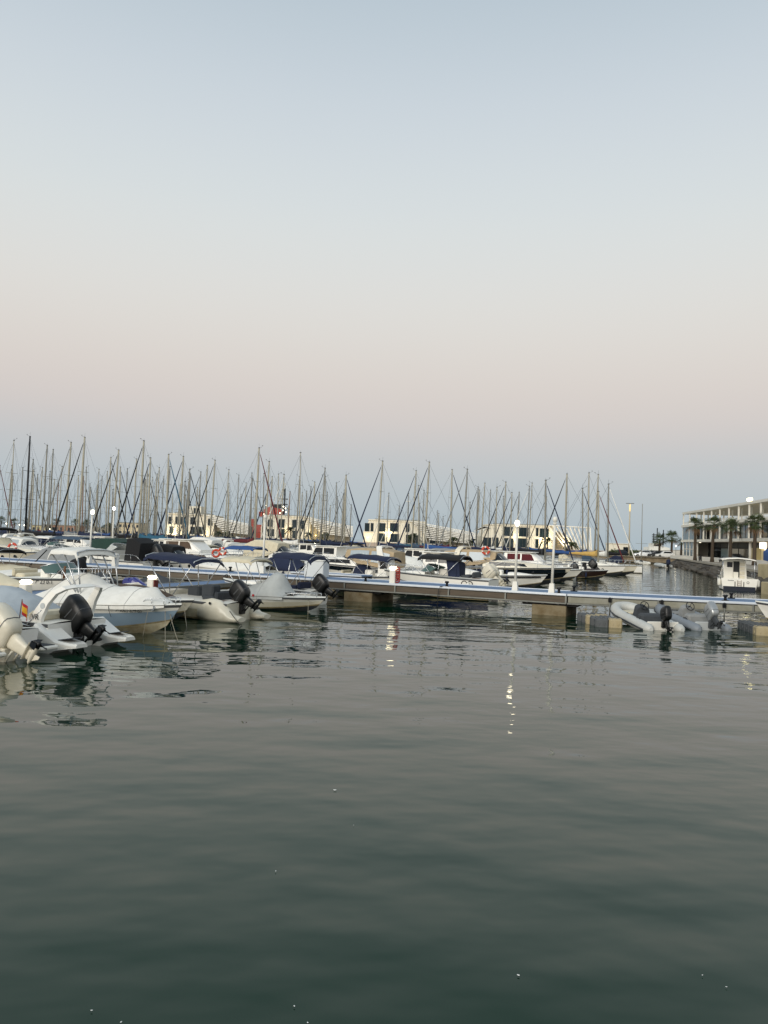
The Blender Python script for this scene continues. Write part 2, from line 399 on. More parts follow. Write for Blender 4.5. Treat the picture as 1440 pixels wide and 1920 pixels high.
# white dock locker
lk = on_pontoon(562, 1.9)
lo = empty('dock_locker', lk, PONT_ANG, 'tall white dock locker standing on the pontoon by the grey covered speedboat', 'locker')
MB().rbox((0, 0, .42), (1.12, .7, .84), .03).obj('cabinet', mat('locker_white', 'cfd2d0', .5, dirt=.15, dscale=2, dcol='a8aba8'), lo)
MB().rbox((0, 0, .865), (1.18, .76, .05), .02).obj('lid', PLAST, lo)
MB().box((-.5, -.36, .6), (.03, .03, .2)).obj('handle', BLKM, lo)
# ------------------------------------------------------------------ boat parts (local frame: x to the bow, y to port, z up, z=0 waterline)
class Hull:
    def __init__(s, L, B, fb, fs, draft=.28, rake=.9, tw=.86, p=2.3, fine=.55, nst=16, mf=.55):
        s.mf = mf; s.L, s.B, s.fb, s.fs, s.draft, s.rake, s.tw, s.p, s.fine, s.nst = L, B, fb, fs, draft, rake, tw, p, fine, nst
    def half(s, t):
        if t < .38: return s.B / 2 * (s.tw + (1 - s.tw) * sstep(t / .38))
        return s.B / 2 * max(.012, 1 - ((t - .38) / .62) ** s.p)
    def zs(s, t): return s.fs + (s.fb - s.fs) * t ** 1.5
    def xat(s, t, z):
        k = max(0.0, min(1.15, (z + s.draft) / (s.fb + s.draft)))
        return -s.L / 2 + t * (s.L - s.rake) + s.rake * k * sstep((t - .25) / .75)
    def S(s, t):
        z = s.zs(t); return s.xat(t, z), s.half(t), z
    def ring(s, t):
        b = s.half(t); zs = s.zs(t); u = max(0, (t - .4) / .6)
        zc = .04 + (s.fb * .42) * u ** 2.0
        zk = -s.draft + (s.draft + s.fb * .30) * max(0, (t - .72) / .28) ** 2
        bc = b * (.88 - s.fine * u ** 1.6 * .75); bm = b * (.955 - .22 * u ** 1.8)
        zm = lerp(zc, zs, s.mf); zr = zs - .085
        br = lerp(bm, b, .75)
        return [(0, zk), (bc * .55, lerp(zk, zc, .45)), (bc, zc), (bc * 1.015, zc + .055), (bm, zm), (br, zr), (b, zr + .02), (b, zs - .01), (b * .97, zs)]
    def mesh(s):
        m = MB(); n = s.nst; rows = []
        for i in range(n + 1):
            t = i / n; t = 1 - (1 - t) ** 1.25; rows.append((t, s.ring(t)))
        k = len(rows[0][1]); mats = [0, 0, 4, 1, 2, 3, 3, 3]
        for sg in (1, -1):
            P = [[(s.xat(t, z), sg * y, z) for (y, z) in r] for t, r in rows]
            for j in range(k - 1):
                sub = [[P[i][j], P[i][j + 1]] for i in range(n + 1)]
                if sg > 0: sub = [list(reversed(q)) for q in sub]
                m.grid(sub, mats[j], smooth=True)
        r0 = [(s.xat(0, z), y, z) for (y, z) in rows[0][1]] + [(s.xat(0, z), -y, z) for (y, z) in reversed(rows[0][1])]
        o = len(m.v); m.v += r0; m.f.append(tuple(o + i for i in range(len(r0)))); m.m.append(2); m.sm.append(False)
        return m
    def deck(s, t0=0.0, t1=1.0, crown=.05, drop=.0, inset=.985, n=14, mi=0):
        P = []
        for i in range(n + 1):
            t = lerp(t0, t1, i / n); x, b, z = s.S(t); b *= inset
            P.append([(x, y * b, z - drop + crown * (1 - y * y)) for y in (-1, -.6, 0, .6, 1)])
        return MB().grid(P, mi)
    def cover(s, prof, inset=1.02, skirt=.12, n=26, wob=.02, seed=0, mi=0):
        # prof: list of (t, ridge height above sheer); canvas over the boat with sag and folds
        def rh(t):
            for (a, ha), (b, hb) in zip(prof, prof[1:]):
                if a <= t <= b: return lerp(ha, hb, sstep((t - a) / (b - a)) * .5 + (t - a) / (b - a) * .5)
            return prof[-1][1]
        P = []
        ys = [-1.0, -1.0, -.93, -.72, -.48, -.22, 0, .22, .48, .72, .93, 1.0, 1.0]
        for i in range(n + 1):
            t = lerp(prof[0][0], prof[-1][0], i / n); x, b, z = s.S(t); b *= inset; h = rh(t); row = []
            for j, y in enumerate(ys):
                a = abs(y); zz = z + .015 + h * (1 - a ** 1.7)
                if j in (0, len(ys) - 1): zz = z - skirt * min(1, 4 * (1 - t) + .3)
                w = wob * (mnoise.noise(Vector((x * 2.1 + seed, y * 2.2, seed * 1.7))) + .6 * mnoise.noise(Vector((x * 5.5 - y * 3, y * 4.0 + seed, 3.1)))) * (1 if 0 < j < len(ys) - 1 else .4)
                row.append((x, y * b + w * .4, zz + w * (1.6 if a < .95 else .5)))
            P.append(row)
        s.P = P
        return MB().grid(P, mi)
    def seams(s, parent, rows, m_=None, r=.006):
        up = Vector((0, 0, .006))
        for i in rows: MB().tube([Vector(q) + up for q in s.P[i]], r, 4).obj('seam', m_ or PGREY, parent)
        for j in (1, -2): MB().tube([Vector(q[j]) + Vector((0, 0, -.02)) for q in s.P], .009, 5).obj('edge_cord', ROPED, parent)

def house(st, mi=0):
    # st: (x, half width bottom, half width top, z bottom, z top)
    rings = []
    for x, wb, wt, zb, zt in st:
        h = zt - zb; r = min(.10, h * .3)
        half = [(wb, zb), (lerp(wb, wt, .5), lerp(zb, zt, .5)), (wt, zt - r), (wt - r * .35, zt - r * .35), (wt - r, zt), (wt * .4, zt + .02)]
        rings.append([(x, y, z) for y, z in half] + [(x, -y, z) for y, z in reversed(half)])
    return MB().loft(rings, True, True, mi)
def hwin(st, x0, x1, f0, f1, side, n=6, off=.012, slope0=0.0, slope1=0.0):
    def at(x):
        for a, b in zip(st, st[1:]):
            lo, hi = min(a[0], b[0]), max(a[0], b[0])
            if lo <= x <= hi:
                k = (x - a[0]) / (b[0] - a[0]); return [lerp(a[i], b[i], k) for i in range(5)]
        return st[0] if abs(x - st[0][0]) < abs(x - st[-1][0]) else st[-1]
    P = []
    for i in range(n + 1):
        row = []
        for f, sl in ((f0, 0), (f1, 1)):
            x = lerp(x0 + (slope0 if sl else 0), x1 + (slope1 if sl else 0), i / n); q = at(x)
            row.append((x, side * (lerp(q[1], q[2], f) + off), lerp(q[3], q[4], f)))
        P.append(row)
    return MB().grid(P, 0, False)
def front_pane(x0, x1, w0, w1, z0, z1, off=.012):
    return MB().quad((x0 + off, -w0, z0), (x0 + off, w0, z0), (x1 + off, w1, z1), (x1 + off, -w1, z1))

def windscreen(xb, w, zb, depth, h, rake, n=12, aft=.0, mats=None):
    # curved screen open to the stern, returns (glass, frame)
    P = []; top = []
    for i in range(n + 1):
        a = lerp(-math.pi / 2, math.pi / 2, i / n)
        c, s_ = math.cos(a), math.sin(a)
        cx = abs(c) ** .75; sy = math.copysign(abs(s_) ** .8, s_)
        k = .55 + .45 * cx
        lo = (xb + depth * cx, w * sy, zb); hi = (xb - rake + depth * .9 * cx, w * .9 * sy, zb + h * k)
        P.append([lo, hi]); top.append(hi)
    g = MB().grid(P, 0); f = MB().tube(top, .022, 6); f.tube([p[0] for p in P], .018, 5)
    for i in (n // 3, n - n // 3): f.tube([P[i][0], P[i][1]], .016, 5)
    return g, f

def bimini(parent, x0, x1, w, z, cm, base_z, fr=SS, hx=None, drop=.12, sag=.05, legs=True, camber=.16, name='bimini', tilt=0.0, r=.016):
    P = []; n = 10
    for i in range(n + 1):
        u = i / n; x = lerp(x0, x1, u); e = max(0, abs(u - .5) * 2 - .82) / .18
        bow = abs(math.sin(u * math.pi * 2)) * sag
        P.append([(x, y * w, z + tilt * (x - (x0 + x1) / 2) + camber * (1 - abs(y) ** 2.2) - bow * (1 - y * y * .5) - drop * e ** 2 + .01 * mnoise.noise(Vector((x * 3, y * 3, z)))) for y in (-1.03, -1, -.8, -.5, -.2, .2, .5, .8, 1, 1.03)])
        for j in (0, 9): P[-1][j] = (P[-1][j][0], P[-1][j][1], P[-1][j][2] - .09)
    c = MB().grid(P, 0, True, .025).obj(name, cm, parent)
    if legs:
        hx = (x0 + x1) / 2 if hx is None else hx; m = MB()
        for xx in (x0 + .06, (x0 + x1) / 2, x1 - .06):
            zt = z + tilt * (xx - (x0 + x1) / 2) - .05
            for sg in (-1, 1): m.tube([(lerp(hx, xx, .05), sg * w * .98, base_z), (xx, sg * w * .97, zt)], r, 5)
            m.tube([(xx, -w * .97, zt), (xx, -w * .5, zt + camber * .75), (xx, w * .5, zt + camber * .75), (xx, w * .97, zt)], r, 5)
        m.obj('frame', fr, c)
    return c

def outboard(parent, x, y, z, tilt, cowl, leg, size=1.0, accent=None, turn=0.0, propm=None, legk=.72):
    # x,y,z: top of the transom clamp; engine axis down, tilt swings the leg aft and up
    M = Matrix.Translation((x, y, z)) @ Matrix.Rotation(R(turn), 4, 'Z') @ Matrix.Rotation(R(tilt), 4, 'Y') @ Matrix.Scale(size, 4)
    def sq(cx, rx, ry, zz, n=14, e=.62, nose=0.0):
        ring = []
        for k in range(n):
            a = 2 * math.pi * k / n; c_, s_ = math.cos(a), math.sin(a)
            ring.append((cx + rx * math.copysign(abs(c_) ** e, c_) + nose * max(0, -c_), ry * math.copysign(abs(s_) ** e, s_), zz))
        return ring
    m = MB().loft([sq(-.30, .20, .13, .0, e=.5), sq(-.32, .29, .19, .08, e=.5), sq(-.33, .33, .215, .22, e=.48), sq(-.345, .345, .215, .40, e=.46), sq(-.36, .34, .20, .56, e=.48), sq(-.385, .30, .175, .68, e=.5), sq(-.41, .20, .12, .745, e=.55), sq(-.42, .08, .05, .76)], smooth=True)
    eng = m.xf(M).obj('outboard_motor', cowl, parent)
    m = MB().loft([sq(-.33, .334, .218, .21, e=.48), sq(-.335, .336, .219, .225, e=.48)], cap=False)
    for sg in (-1, 1): m.box((-.36, sg * .216, .40), (.30, .006, .028), rot=Matrix.Rotation(R(-8), 3, 'Y'))
    m.xf(M).obj('cowling_stripe', accent or RUBG, eng)
    m = MB().loft([sq(-.30, .17, .105, .05), sq(-.31, .15, .085, -.20), sq(-.33, .125, .06, -.48), sq(-.34, .115, .045, -.62)], smooth=True)
    m.rbox((-.40, 0, -.60), (.40, .20, .025), .01)                       # anti-ventilation plate
    m.loft([sq(-.34, .115, .04, -.62), sq(-.35, .11, .035, -.74)], smooth=True)
    m.lathe([(.005, .20), (.045, .13), (.062, .02), (.062, -.12), (.05, -.2)], (-.36, 0, -.78), 10, axis='X')
    m.add([(-.27, -.008, -.82), (-.42, -.008, -.82), (-.46, -.008, -1.0), (-.40, -.008, -1.0), (-.27, .008, -.82), (-.42, .008, -.82), (-.46, .008, -1.0), (-.40, .008, -1.0)],
          [(0, 1, 2, 3), (7, 6, 5, 4), (0, 3, 7, 4), (1, 5, 6, 2), (2, 6, 7, 3), (0, 4, 5, 1)])
    LK = Matrix.Diagonal((1, 1, legk, 1)); m.xf(M @ LK).obj('leg', leg, eng)
    m = MB().lathe([(.05, 0), (.045, -.10), (.02, -.13)], (-.56, 0, -.78), 8, axis='X')
    for k in range(3):
        a0 = 2 * math.pi * k / 3; pts = []
        for rr, da, dx in ((.04, -.2, .02), (.17, -.55, .03), (.19, .1, 0), (.15, .6, -.05), (.05, .3, -.04)):
            pts.append((-.61 + dx, rr * math.cos(a0 + da), -.78 + rr * math.sin(a0 + da)))
        m.add(pts + [(p[0] - .012, p[1], p[2]) for p in pts], [(0, 1, 2, 3, 4), (9, 8, 7, 6, 5)])
    m.xf(M @ Matrix.Translation((0, 0, .78 * (1 - legk)))).obj('propeller', propm or BLKM, eng)
    m = MB(); m.rbox((x - .02, y, z - .10), (.16 * size, .26 * size, .36 * size), .02)
    m.tube([(x - .03, y - .1 * size, z - .25 * size), tuple(M @ Vector((-.2, -.1, -.2)))], .025 * size, 5); m.tube([(x - .03, y + .1 * size, z - .25 * size), tuple(M @ Vector((-.2, .1, -.2)))], .025 * size, 5)
    m.obj('mounting_bracket', leg, eng)
    return eng

def rail(parent, H, t0, t1, h=.42, inset=.9, n=5, both=True, r=.013, front=False, mat_=SS):
    m = MB(); tops = {}
    for sg in (-1, 1):
        top = []
        for i in range(n * 2 + 1):
            t = lerp(t0, t1, i / (n * 2)); x, b, z = H.S(t); up = h * min(1, 5 * (t - t0) / (t1 - t0) + .02)
            p = (x + .05 * up, sg * b * inset, z + up); top.append(p)
            if i % 2 == 0 and i: m.tube([(x, sg * b * inset, z), p], r * .9, 5)
        m.tube(top, r, 5); tops[sg] = top
    if front: m.tube([tops[-1][-1], (tops[1][-1][0] + .15, 0, tops[1][-1][2]), tops[1][-1]], r, 5)
    return m.obj('rail', mat_, parent)
def rope(parent, a, b, sag=.08, r=.012, m_=ROPE, name='mooring_line'):
    a = Vector(a); b = Vector(b)
    pts = [a.lerp(b, k / 6) - Vector((0, 0, sag * 4 * (k / 6) * (1 - k / 6))) for k in range(7)]
    return MB().tube(pts, r, 5).obj(name, m_, parent)
def fender(parent, x, y, z, l=.45, r=.1, m_=PLAST):
    MB().lathe([(.01, l / 2 + .08), (.03, l / 2), (r * .8, l / 2 - .05), (r, l / 2 - .12), (r, -l / 2 + .12), (r * .8, -l / 2 + .05), (.02, -l / 2)], (x, y, z), 8).obj('fender', m_, parent)
def lifebuoy(loc, rot, label, plain=False):
    o = MB().torus((0, 0, 0), .26, .085, 16, 8, 0, rot=rot, mi2=None if plain else 1).obj('lifebuoy', [ORANGE, PLAST]); o.location = loc
    return tag(o, label, 'lifebuoy', 'lifebuoys hung on boat rails')

HEAD_R = PONT_ANG                     # bow to the right / towards the viewer
HEAD_L = PONT_ANG + math.pi
def boat(name, loc, head, label, cat='motor boat', group='motor boats moored in the marina'):
    return empty(name, (loc[0], loc[1], 0), head, label, cat, group)
def put_hull(r, H, bottom=ANTI, lower=GEL, upper=GEL, rub=RUBG, deck=GELD, deckz=0.0):
    H.mesh().obj('hull', [bottom, lower, upper, rub, GRIME], r)
    H.deck(drop=deckz).obj('deck', deck, r)

def hang_fenders(r, H):
    k = int(abs(r.location.x * 13)) % 3
    for sg in (-1, 1):
        for t in (.2, .42, .6)[:2 + k % 2]:
            x, b, z = H.S(t); q = H.ring(t); fender(r, x, sg * (q[4][0] + .11), z - .42, .5, .10, (PLAST, NAVY, PLAST)[k])

def runabout(loc, head, label, L=5.6, B=2.2, fb=.95, fs=.7, hull=GEL, lower=None, cover=None, prof=None, engine=None, tilt=20, esize=1.0,
             screen=True, bim=None, bimh=1.55, name='motor_boat', bottom=ANTI, seed=0, wob=.02, rails=True, rake=None, eng2=False, stripe=None, leg=None, bimx=None, seatm=None, fend=True, mf=.55):
    r = boat(name, loc, head, label)
    H = Hull(L, B, fb, fs, rake=rake if rake is not None else L * .17, mf=mf)
    put_hull(r, H, bottom, lower or hull, hull)
    if cover:
        H.cover(prof or [(.0, .05), (.25, .30), (.45, .62), (.6, .38), (.95, .05)], seed=seed, wob=wob).obj('cover', cover, r)
    else:
        # open cockpit: coaming, console, seats
        m = MB(); x0 = -L * .44; x1 = L * .10; w = B * .36
        st = [(x1 - .1, w * .9, w * .8, fs, fs + .34), (L * .30, w * .6, w * .5, fs + .1, fs + .22)]
        house([(x1 - .2, w, w * .92, fs - .02, fs + .30), (x1 + .3, w * .9, w * .8, fs, fs + .30), (L * .36, w * .35, w * .2, fs + .1, fs + .18)]).obj('cuddy', hull, r)
        m.rbox((-L * .28, 0, fs + .05), (.5, w * 1.6, .30), .06); m.rbox((-L * .35, 0, fs + .20), (.14, w * 1.6, .34), .06); m.obj('seat', seatm or (NAVY, DGREY, BEIGE, GELD)[int(abs(loc[0]) * 7) % 4], r)
        MB().rbox((-L * .16, 0, fs + .035), (L * .5, w * 1.75, .04), .01).obj('cockpit_dark_panel', DGREY if int(abs(loc[1])) % 2 else TEAK, r)  # flat dark panel stands in for the cockpit's shaded recess
        m = MB().rbox((-L * .05, -w * .35, fs + .22), (.5, .5, .46), .06); m.obj('console', seatm or GEL, r)
        if screen:
            g, f = windscreen(x1 - .5, w * .98, fs + .28, .75, .42, .35); g.obj('windscreen', GLASSG, r); f.obj('windscreen_frame', SS, r)
    if rails: rail(r, H, .62, .965, .38, front=True)
    if fend and loc[1] > 40: hang_fenders(r, H)
    if stripe:
        for sg in (-1, 1):
            P = []
            for i in range(13):
                t = lerp(.05, .93, i / 12); x, b, z = H.S(t); q = H.ring(t); P.append([(x, sg * (q[5][0] + .006), q[5][1] - .01), (x, sg * (lerp(q[4][0], q[5][0], .55) + .008), lerp(q[4][1], q[5][1], .55))])
            MB().grid(P, 0).obj('stripe', stripe, r)
    if bim: bimini(r, *(bimx or (-L * .36, L * .06)), B * .42, fs + bimh - .05, bim, fs)
    if engine:
        ys = (-.36, .36) if eng2 else (0,)
        for yy in ys: outboard(r, -L / 2, yy, fs - .02, tilt, engine, leg or engine, esize)
    return r, H

def cruiser(loc, head, label, L=8.5, B=2.9, fb=1.35, fs=1.0, hull=GEL, lower=None, rub=RUBG, win=GLASS, canopy=None, arch=True, fly=False, hard=False, name='cabin_cruiser',
            bottom=ANTI, screen=GLASS, bim=None, tall=1.15, seed=0, stripe=None, canwin=None, portl=True):
    r = boat(name, loc, head, label)
    H = Hull(L, B, fb, fs, rake=L * .16, p=2.5)
    put_hull(r, H, bottom, lower or hull, hull, rub)
    rail(r, H, .48, .975, .5, front=True)
    w = B * .40; zt = fs + .55
    st = [(-L * .12, w, w * .92, fs, zt + .15), (L * .06, w, w * .90, fs + .05, zt + .12), (L * .22, w * .82, w * .62, fs + .12, fs + .55), (L * .38, w * .40, w * .22, fs + .22, fs + .36)]
    house(st).obj('cabin', hull, r)
    for sg in (-1, 1):
        hwin(st, -L * .08, L * .2, .35, .78, sg, slope0=.1, slope1=-.25).obj('window', win, r)
    if hard or fly:
        zz = zt + .1; st2 = [(-L * .26, w * .98, w * .9, zz - .35, zz + .95), (L * .0, w * .96, w * .84, zz - .2, zz + .95), (L * .12, w * .86, w * .7, zz - .1, zz + .2)]
        house(st2).obj('wheelhouse', hull, r)
        for sg in (-1, 1):
            hwin(st2, -L * .23, -L * .10, .50, .90, sg).obj('window', win, r); hwin(st2, -L * .085, L * .045, .42, .90, sg, slope1=-.28).obj('window', win, r)
        MB().quad((L * .105, -w * .7, zz + .22), (L * .105, w * .7, zz + .22), (L * .012, w * .7, zz + .86), (L * .012, -w * .7, zz + .86)).obj('window', win, r)
        MB().rbox((-L * .14, 0, zz + .98), (L * .34, w * 2.0, .07), .03).obj('hardtop', hull, r)
        ztop = zz + 1.02
        if fly:
            st3 = [(-L * .28, w * .9, w * .9, ztop, ztop + .45), (-L * .08, w * .9, w * .85, ztop, ztop + .5), (L * .0, w * .75, w * .6, ztop, ztop + .12)]
            house(st3).obj('flybridge', hull, r)
    else:
        g, f = windscreen(-L * .10, w * .98, zt + .08, L * .14, .55, .5); g.obj('windscreen', screen, r); f.obj('windscreen_frame', SS, r)
    if canopy:
        zc = zt + .1; a = L * .10
        sc = [(-L * .42, w * 1.02, w * .86, fs + .05, zc + .55), (-L * .30, w * 1.03, w * .88, fs + .1, zc + tall - .2), (-L * .14, w * 1.02, w * .84, fs + .3, zc + tall - .22), (-L * .03, w * .95, w * .78, zc + .1, zc + tall * .62)]
        house(sc).obj('canopy', canopy, r)
        if canwin:
            for sg in (-1, 1):
                hwin(sc, -L * .39, -L * .245, .22, .84, sg).obj('canopy_window', canwin, r); hwin(sc, -L * .225, -L * .07, .28, .86, sg).obj('canopy_window', canwin, r)
    if arch:
        ax = -L * .30; za = fs + 1.55
        rings = []
        path = [(ax - .45, -w * 1.08, fs), (ax - .1, -w * 1.0, za - .25), (ax + .05, -w * .8, za), (ax + .08, 0, za + .06), (ax + .05, w * .8, za), (ax - .1, w * 1.0, za - .25), (ax - .45, w * 1.08, fs)]
        for i, p in enumerate(path):
            wd = .30 if i in (0, 6) else .20
            rings.append([(p[0] - wd, p[1], p[2] - .05), (p[0] + wd, p[1], p[2] - .05), (p[0] + wd, p[1] * .95, p[2] + .06), (p[0] - wd, p[1] * .95, p[2] + .06)])
        MB().loft(rings).obj('radar_arch', hull, r)
    if bim: bimini(r, -L * .42, -L * .02, w, fs + 1.85, bim, fs + .1)
    MB().rbox((-L / 2 - .3, 0, .22), (.7, B * .8, .10), .03).obj('swim_platform', GELD, r)
    hang_fenders(r, H)
    MB().tube([(-L * .25, w * .5, fs + 1.0), (-L * .34, w * .5, fs + 3.1)], .014, 4).obj('antenna', PLAST, r)
    rail(r, H, .02, .46, .45, inset=.94, n=3)
    if stripe:
        for sg in (-1, 1):
            P = []
            for i in range(13):
                t = lerp(.03, .95, i / 12); x, b, z = H.S(t); q = H.ring(t); P.append([(x, sg * (q[5][0] + .006), q[5][1] - .02), (x, sg * (lerp(q[4][0], q[5][0], .15) + .012), lerp(q[4][1], q[5][1], .15))])
            MB().grid(P, 0).obj('stripe', stripe, r)
    if portl:
        for k in range(3):
            for sg in (-1, 1):
                t = .55 + .1 * k; q = H.ring(t); x = H.S(t)[0]
                MB().lathe([(.11, -.02), (.11, .02)], (x, sg * (lerp(q[4][0], q[5][0], .4)), lerp(q[4][1], q[5][1], .4)), 10, axis='Y').obj('porthole', GLASS, r)
    return r, H

def rib(loc, head, label, L=3.3, B=1.7, tube_r=.23, col=PGREY, floor=LGREY, engine=ENGB, tilt=35, esize=.62, name='inflatable_dinghy', leg=None, console=True, seatm=DGREY, strake=RUBG, bowm=None, arch=False, rx=0.0):
    r = boat(name, loc, head, label, 'dinghy', 'inflatable boats in the marina')
    w = B / 2 - tube_r; zc = tube_r * 1.05
    def path():
        pts = []; xs = -L / 2
        pts.append((xs - .05, -w, zc)); pts.append((xs + .3, -w, zc))
        for k in range(1, 4): pts.append((lerp(xs + .3, L * .14, k / 3), -w, zc + .02 * k))
        for k in range(1, 12):
            a = -math.pi / 2 + math.pi * k / 12
            pts.append((L * .14 + (L * .36 - tube_r) * max(0, math.cos(a)) ** .8, w * math.copysign(abs(math.sin(a)) ** .9, a), zc + .06 + .16 * max(0, math.cos(a))))
        for k in range(3, 0, -1): pts.append((lerp(xs + .3, L * .14, k / 3), w, zc + .02 * k))
        pts.append((xs + .3, w, zc)); pts.append((xs - .05, w, zc))
        return pts
    P = path(); rs = [tube_r] * len(P)
    ends = [(P[0][0] - .22, P[0][1], P[0][2] + .02), (P[0][0] - .12, P[0][1], P[0][2] + .01)]
    full = ends + P + [(P[-1][0] - .12, P[-1][1], P[-1][2] + .01), (P[-1][0] - .22, P[-1][1], P[-1][2] + .02)]
    rr = [tube_r * .35, tube_r * .78] + rs + [tube_r * .78, tube_r * .35]
    t = MB().tube(full, rr, 12).obj('tube', col, r)
    # rubbing strake outside the tube
    for off in (-.02,):
        sp = []
        for i, p in enumerate(P):
            a = Vector(P[max(i - 1, 0)]); b = Vector(P[min(i + 1, len(P) - 1)]); d = (b - a).normalized(); nrm = Vector((d.y, -d.x, 0)).normalized()
            sp.append(Vector(p) + nrm * (tube_r * .99) + Vector((0, 0, off)))
        MB().tube(sp, .035, 5).obj('rubbing_strake', strake, r)
    # rope handles
    for sg in (-1, 1):
        for xx in (-L * .28, -L * .02):
            MB().tube([(xx - .14, sg * (w), zc + tube_r), (xx, sg * (w - .02), zc + tube_r + .05), (xx + .14, sg * (w), zc + tube_r + .02)], .018, 5).obj('handle', BLKM, r)
    # rigid floor and v hull
    m = MB(); n = 8; G = []
    for i in range(n + 1):
        u = i / n; x = lerp(-L / 2, L * .40, u); hw = w * (1 if u < .55 else max(.08, 1 - ((u - .55) / .45) ** 2)); zk = -.16 + .28 * max(0, u - .55) / .45
        G.append([(x, -hw, .10 + .1 * max(0, u - .6)), (x, 0, zk), (x, hw, .10 + .1 * max(0, u - .6))])
    m.grid(G, 0, False); m.grid([[(g[0][0], g[0][1], g[0][2] + .07), (g[2][0], g[2][1], g[2][2] + .07)] for g in G], 0, False); m.obj('floor', floor, r)
    MB().rbox((-L / 2 + .06, 0, .26), (.07, w * 2, .46), .02).obj('transom', floor, r)
    if bowm: MB().rbox((L * .24, 0, .34), (.5, w * 1.3, .1), .04).obj('bow_locker', bowm, r)
    if console:
        MB().rbox((-L * .22, 0, .40), (.42, w * 1.5, .42), .07).obj('seat', seatm, r)
        c = house([(L * .02 - .22, .30, .26, .2, .72), (L * .02 + .05, .30, .24, .2, .80), (L * .02 + .22, .26, .16, .2, .55)]).obj('console', seatm, r)
        st = MB().torus((L * .02 - .30, 0, .82), .17, .018, 16, 6, rot=Matrix.Rotation(R(-62), 3, 'Y'))
        for k in range(3):
            a = R(90 + 120 * k); st.tube([(L * .02 - .30, 0, .82), Vector((L * .02 - .30, 0, .82)) + Matrix.Rotation(R(-62), 3, 'Y') @ Vector((.16 * math.cos(a), .16 * math.sin(a), 0))], .012, 4)
        st.tube([(L * .02 - .30, 0, .82), (L * .02 - .1, 0, .72)], .02, 5); st.obj('steering_wheel', BLKM, c)
    if engine: outboard(r, -L / 2, 0, .50, tilt, engine, leg or engine, esize)
    r.rotation_euler = (0, rx, head)
    return r
# ------------------------------------------------------------------ placing motor boats
OVL = []; REG = []   # occupied berths in pontoon axes: s along, n across
def sn(p): return (p[0] * AX.x + p[1] * AX.y, p[0] * NX.x + p[1] * NX.y)
def claim(p, L, B, why=''):
    s_, n_ = sn(p)
    for q in REG:
        if abs(q[0] - s_) < (q[2] + L) / 2 and abs(q[1] - n_) < (q[3] + B) / 2: OVL.append((why, q[4], round(abs(q[1] - n_), 2)))
    REG.append((s_, n_, L, B, why))
def free(p, L, B, g=.25):
    s_, n_ = sn(p)
    return not any(abs(q[0] - s_) < (q[2] + L) / 2 + g and abs(q[1] - n_) < (q[3] + B) / 2 + g for q in REG)
def hd(h): return Vector((math.cos(h), math.sin(h), 0))
def tip(x, y, z, L, h): p = W(x, y, z); q = p - hd(h) * (L / 2); return Vector((q.x, q.y, 0))
def stern(x, y, L, h, z=0.0): p = W(x, y, z); q = p + hd(h) * (L / 2); return Vector((q.x, q.y, 0))
def mid(x, d): p = D(x, 1013, d); return Vector((p.x, p.y, 0))

BLK = mat('lettering_black', '141414', .6)
# --- F0: cream engine boat at the far left edge
p = Vector((-8.45, 17.55, 0)) + hd(HEAD_L) * 2.6
r, H = runabout(p, HEAD_L, 'white boat with large cream outboard tilted up at the lower left edge', 5.2, 2.1, .95, .62, cover=PGREY,
                prof=[(.06, .15), (.2, .55), (.45, .8), (.7, .3), (.95, .05)], engine=None, rails=False, name='motor_boat'); claim(p, 5.2, 2.1, 'F0')
outboard(r, -2.78, .15, .18, 58, ENGW, ENGW, 1.18, legk=.74)
for sg in (-1, 1):
    MB().rbox((-2.85, sg * .72, .22), (.7, .5, .10), .03).obj('swim_platform', GELD, r); MB().rbox((-2.85, sg * .72, .276), (.55, .38, .012), .004).obj('platform_mat', DGREY, r)
# --- F1: white open boat with roll arch, stern platforms, black outboard
c = Vector((-6.90, 19.35, 0)); L1 = 5.4
p = c + hd(HEAD_L) * (.85 + L1 / 2)
r, H = runabout(p, HEAD_L, 'white open boat with curved roll arch, lettered stern and big black outboard', L1, 2.25, .95, .66, engine=None, rails=False, name='open_motor_boat', cover=mat('canvas_blue_grey', 'aeb6bb', .85, dirt=.35, dscale=3, dcol='868e94', bump=.012, bscale=6), prof=[(.27, .06), (.33, .42), (.50, .66), (.62, .6), (.8, .25), (.95, .04)], seed=2, wob=.04)
MB().rbox((-2.0, 0, .78), (.55, 1.5, .26), .08).obj('stern_seat', BEIGE, r); claim(p, 6.2, 2.3, 'F1')
x0 = -L1 / 2
for sg in (-1, 1):
    rings = []
    for xx, w_, zt, zb in ((x0 + .25, .34, .68, -.1), (x0 - .15, .32, .46, -.06), (x0 - .42, .30, .32, .08), (x0 - .80, .27, .28, .15), (x0 - .98, .18, .26, .17)):
        yc = sg * .83; rings.append([(xx, yc - w_, zb), (xx, yc + w_, zb), (xx, yc + w_, zt - .05), (xx, yc + w_ - .04, zt), (xx, yc - w_ + .04, zt), (xx, yc - w_, zt - .05)])
    MB().loft(rings).obj('stern_platform', GEL, r)
    MB().rbox((x0 - .55, sg * .83, .345), (.46, .40, .02), .005, rot=Matrix.Rotation(R(9), 3, 'Y')).obj('platform_mat', DGREY, r)
rings = []; za = 1.55; ax = x0 - .12
